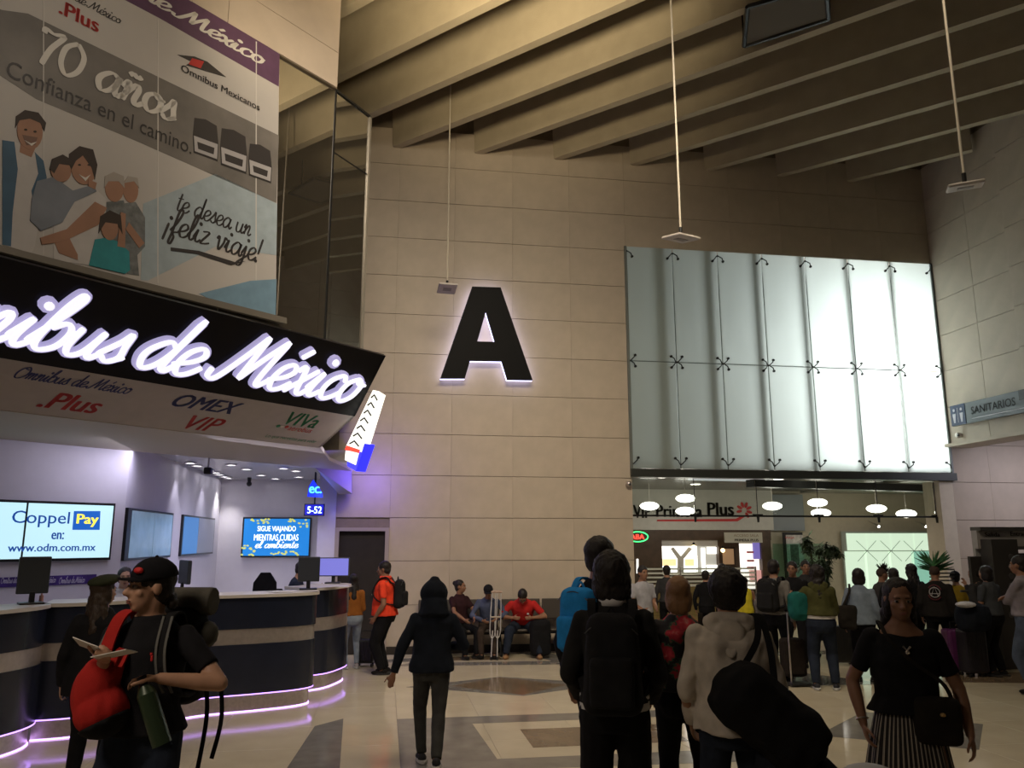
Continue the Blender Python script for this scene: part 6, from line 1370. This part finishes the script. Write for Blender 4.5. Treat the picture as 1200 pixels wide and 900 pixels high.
# ---- waiting crowd
BR = (.03, .018, .010)
def crowd(px, yt, f, rel, label, **kw): pos, az, H = stand(px, yt, f, rel); return person(label, pos, az, H, vox=.015, **kw)
crowd(752, 662, 12.6, 150, 'person in a pale grey t-shirt standing at the wall corner, facing right', top=dict(m='tshirt_pale', c=(.30, .30, .32), sleeve=.35), pants=dict(c=BLK), hair=HB, skin=BROWN, P=dict(hl=(-.05, .18, .58), hr=(.10, .18, .58)))
J = crowd(905, 655, 11.6, 25, 'person in a grey jacket with a black backpack, in the waiting crowd beside the advert', top=dict(m='jacket_grey', c=(.14, .13, .12), name='jacket'), pants=dict(c=BLK), hair=HB, skin=BROWN, face=False); backpack(J, 'black backpack on the grey jacketed person in the waiting crowd', (.012, .012, .013), (.32, .18, .46), .70)
crowd(928, 657, 12.8, 190, 'person in black facing the camera between the grey jacket and the olive hoodie', top=dict(c=BLK), pants=dict(c=BLK), hair=HB, skin=BROWN)
crowd(943, 656, 14.0, 170, 'person in dark clothes behind the olive hoodie wearer', top=dict(m='top_dark_grey', c=(.03, .03, .03)), pants=dict(c=BLK), hair=HB, skin=BROWN)
J = crowd(957, 662, 11.0, -5, 'person in an olive hooded top with white hem and dark jeans', top=dict(m='hoodie_olive', c=(.055, .055, .018), hood='down', name='hoodie', hem=.585, loose=1.1, under=mat('hem_white', (.5, .48, .45), .8)), pants=dict(m='jeans_dark', c=DJEAN, loose=1.1), hair=dict(style='wavy', vol=1.15), face=False, skin=TAN, P=dict(female=1, hl=(-.22, .14, .74), el=(-1, -.2, -.8), hr=(.06, .14, .70), build=1.08, fr=(.085, 0, .045), fl=(-.07, -.03, .045), shoe=(.03, .03, .03), sole=(.5, .48, .44)))
h = J['H']; p = J['M'] @ Vector((-.27, -.02, .66 * h)); bag('teal green backpack hanging from the olive hoodie wearer', tuple(p), (.28, .20, .38), (.012, .10, .09), name='backpack', cat='backpack')
# trolley beside her
c = fwd(927, 790, 11.2); o = thing('luggage_trolley', 'slim metal trolley handle standing beside the olive hoodie wearer', 'trolley', (c.x, c.y, 0)); b = NB(); tube(b, [(c.x, c.y, .03), (c.x, c.y, .95), (c.x + .1, c.y, .95)], .012); obj('pole', b, steel, o); b = NB(); box(b, (c.x + .1, c.y, .03), (.3, .2, .03), None, .01); obj('base', b, darkM, o)
b = NB(); box(b, (c.x + .12, c.y + .15, .35), (.3, .25, .5), None, .05); tag(obj('bag', b, cloth('bag_dark', (.02, .015, .012))), 'dark bag standing on the slim trolley base', 'bag')
c = fwd(985, 752, 13.0); suitcase('black suitcase with raised handle behind the olive hoodie wearer', (c.x, c.y, 0), (.42, .25, .55), (.012, .012, .013), R(5), .30)
J = crowd(1005, 666, 11.6, 5, 'person in a light blue shirt with a dark shoulder bag, back to the camera', top=dict(m='shirt_light_blue', c=(.17, .21, .26), name='shirt', sleeve=.8, hem=.50, loose=1.1), pants=dict(c=BLK), hair=dict(style='bob', vol=1.1), face=False, skin=TAN, P=dict(female=1, build=1.08))
h = J['H']; bag('dark shoulder bag of the light blue shirt wearer', (-.17, -.14, .56 * h), (.26, .12, .34), (.014, .016, .02), M=J['M'], name='shoulder_bag', strap=[([Vector((-.22, -.12, .66 * h)), J['B']((-.085 * h, -.07 * h, .78 * h)), J['B']((-.085 * h, -.01 * h, .855 * h)), J['B']((-.09 * h, .06 * h, .77 * h))], .03, (1, 0, 0))])
J = crowd(1031, 665, 13.3, 60, 'person with short dark hair spikes behind the light blue shirt wearer', top=dict(m='jacket_studded', c=(.05, .045, .045), name='jacket'), pants=dict(c=BLK), hair=dict(style='spiky_only', len=.13), skin=BROWN)
crowd(1046, 665, 12.3, 10, 'person with a round head of black hair behind the striped skirt wearer', top=dict(c=BLK), pants=dict(c=BLK), hair=HB, face=False, skin=BROWN)
crowd(1068, 660, 12.9, -40, 'person in black with messy dark hair left of the green mohawk', top=dict(c=BLK), pants=dict(c=BLK), hair=dict(style='wavy'), face=False, skin=BROWN)
J = crowd(1094, 662, 12.6, 8, 'person with a green mohawk and black jacket bearing a circled A', top=dict(m='jacket_punk', c=(.018, .016, .015), name='jacket', hem=.50, loose=1.12, wr=.009), pants=dict(c=BLK), hair=dict(style='spiky_only', len=.30, fan=1, color=(.03, .12, .035), name='green'), face=False, skin=BROWN, P=dict(build=1.12, fl=(-.11, 0, .045), fr=(.11, .02, .045)))
h = J['H']; M = J['M']; cc = J['B']((0, -.105 * h, .735 * h)); b = NB(); tube(b, [cc + Vector((.072 * math.cos(t * math.pi / 10), -.012, .072 * math.sin(t * math.pi / 10))) for t in range(21)], .007, 6); tube(b, [cc + Vector((-.05, -.012, -.06)), cc + Vector((0, -.014, .085)), cc + Vector((.05, -.012, -.06))], .006, 6); tube(b, [cc + Vector((-.06, -.014, -.018)), cc + Vector((.06, -.014, -.018))], .006, 6); obj('back_emblem', mul(b, M), mat('emblem_pale', (.42, .40, .40), .7), J['o'])
b = NB()
for s_ in (-1, 1): tube(b, [cc + Vector((.095 * math.cos(t * math.pi / 10 + (0 if s_ > 0 else math.pi) + .35), -.008, .11 * math.sin(t * math.pi / 10 + (0 if s_ > 0 else math.pi) + .35))) for t in range(8)], .008, 5)
obj('back_lettering', mul(b, M), mat('emblem_dark_red', (.12, .02, .025), .8), J['o'])
J = crowd(1119, 669, 13.6, -20, 'person in a mustard yellow jacket and dark cap beside the pale jamb', top=dict(m='jacket_yellow', c=(.30, .20, .02), name='jacket'), pants=dict(c=BLK), hair=HB, skin=BROWN, face=True); cap(J, (.015, .015, .016))
crowd(1143, 663, 12.9, -60, 'person with hand on chin behind the grey t-shirt wearer at the gate', top=dict(m='top_charcoal', c=(.04, .04, .042)), pants=dict(c=BLK), hair=HB, skin=TAN, P=dict(hr=(.03, .14, .80)))
crowd(1156, 662, 12.0, -55, 'person with a dark bob in a grey t-shirt and black trousers at the gate', top=dict(m='tshirt_grey', c=(.06, .065, .07), sleeve=.36), pants=dict(c=BLK, loose=1.15), hair=dict(style='bob'), skin=TAN, P=dict(female=1, hl=(-.06, .16, .62), hr=(.06, .16, .62), build=1.05))
crowd(1196, 650, 10.6, -70, 'person in a pale striped shirt with folded arms at the right edge', top=dict(m='shirt_pale_stripe', c=(.22, .20, .22), name='shirt', hem=.555, loose=1.05), pants=dict(m='jeans_mid', c=(.07, .09, .13), belt=1), hair=HB, skin=BROWN, P=dict(hl=(.07, .11, .70), hr=(-.07, .12, .68), el=(-1, .2, -.6), er=(1, .2, -.6), build=1.08))
c = fwd(1124, 776, 12.2); suitcase('purple suitcase standing beside the gate queue', (c.x, c.y, 0), (.36, .24, .58), (.08, .015, .075), R(10), .1); c = fwd(1141, 777, 12.0); suitcase('dark suitcase beside the purple one in the gate queue', (c.x, c.y, 0), (.34, .24, .60), (.02, .018, .022), R(0), .05)
c = fwd(1140, 722, 11.7); bag('dark bag with a pale stripe on top of the gate queue suitcases', (c.x, c.y, .84), (.50, .34, .42), (.02, .02, .024), name='travel_bag'); c = fwd(1131, 702, 11.55); b = NB(); ell(b, (c.x, c.y, 1.03), (.15, .1, .045)); tag(obj('white_cloth', b, cloth('cloth_white', (.5, .5, .52))), 'folded white cloth lying on the dark bag by the gate', 'cloth')
# people beyond the barrier
crowd(781, 662, 15.2, 0, 'person far away behind the glass barrier, left of the forked column', top=dict(m='top_charcoal', c=(.04, .04, .042)), pants=dict(c=BLK), hair=HB, face=False)
crowd(846, 660, 15.2, 10, 'person in black far away behind the glass barrier, below the framed picture', top=dict(c=BLK), pants=dict(c=BLK), hair=dict(style='bob'), face=False)
crowd(872, 676, 14.9, 190, 'person in a bright yellow vest behind the crowd', top=dict(m='vest_yellow', c=(.60, .50, .03), sleeve=.0, name='vest', hem=.5), pants=dict(c=BLK), hair=HB, skin=BROWN)
crowd(826, 668, 14.8, 20, 'person in dark clothes between the blond person and the cream jacket', top=dict(c=BLK), pants=dict(c=BLK), hair=HB, face=False)

# round white bin lid at the lower edge
c = fwd(1020, 905, 3.6); o = thing('litter_bin', 'round white bin whose lid just enters the lower edge of the view', 'bin', (c.x, c.y, 0))
b = NB(); frust(b, (c.x, c.y, 0), (c.x, c.y, c.z - .02), .10, .115, 24); obj('bin_body', b, whiteP, o, smooth=30)
b = NB(); ell(b, (c.x, c.y, c.z - .02), (.12, .12, .05), None, 3); obj('lid', b, whiteP, o, smooth=180)
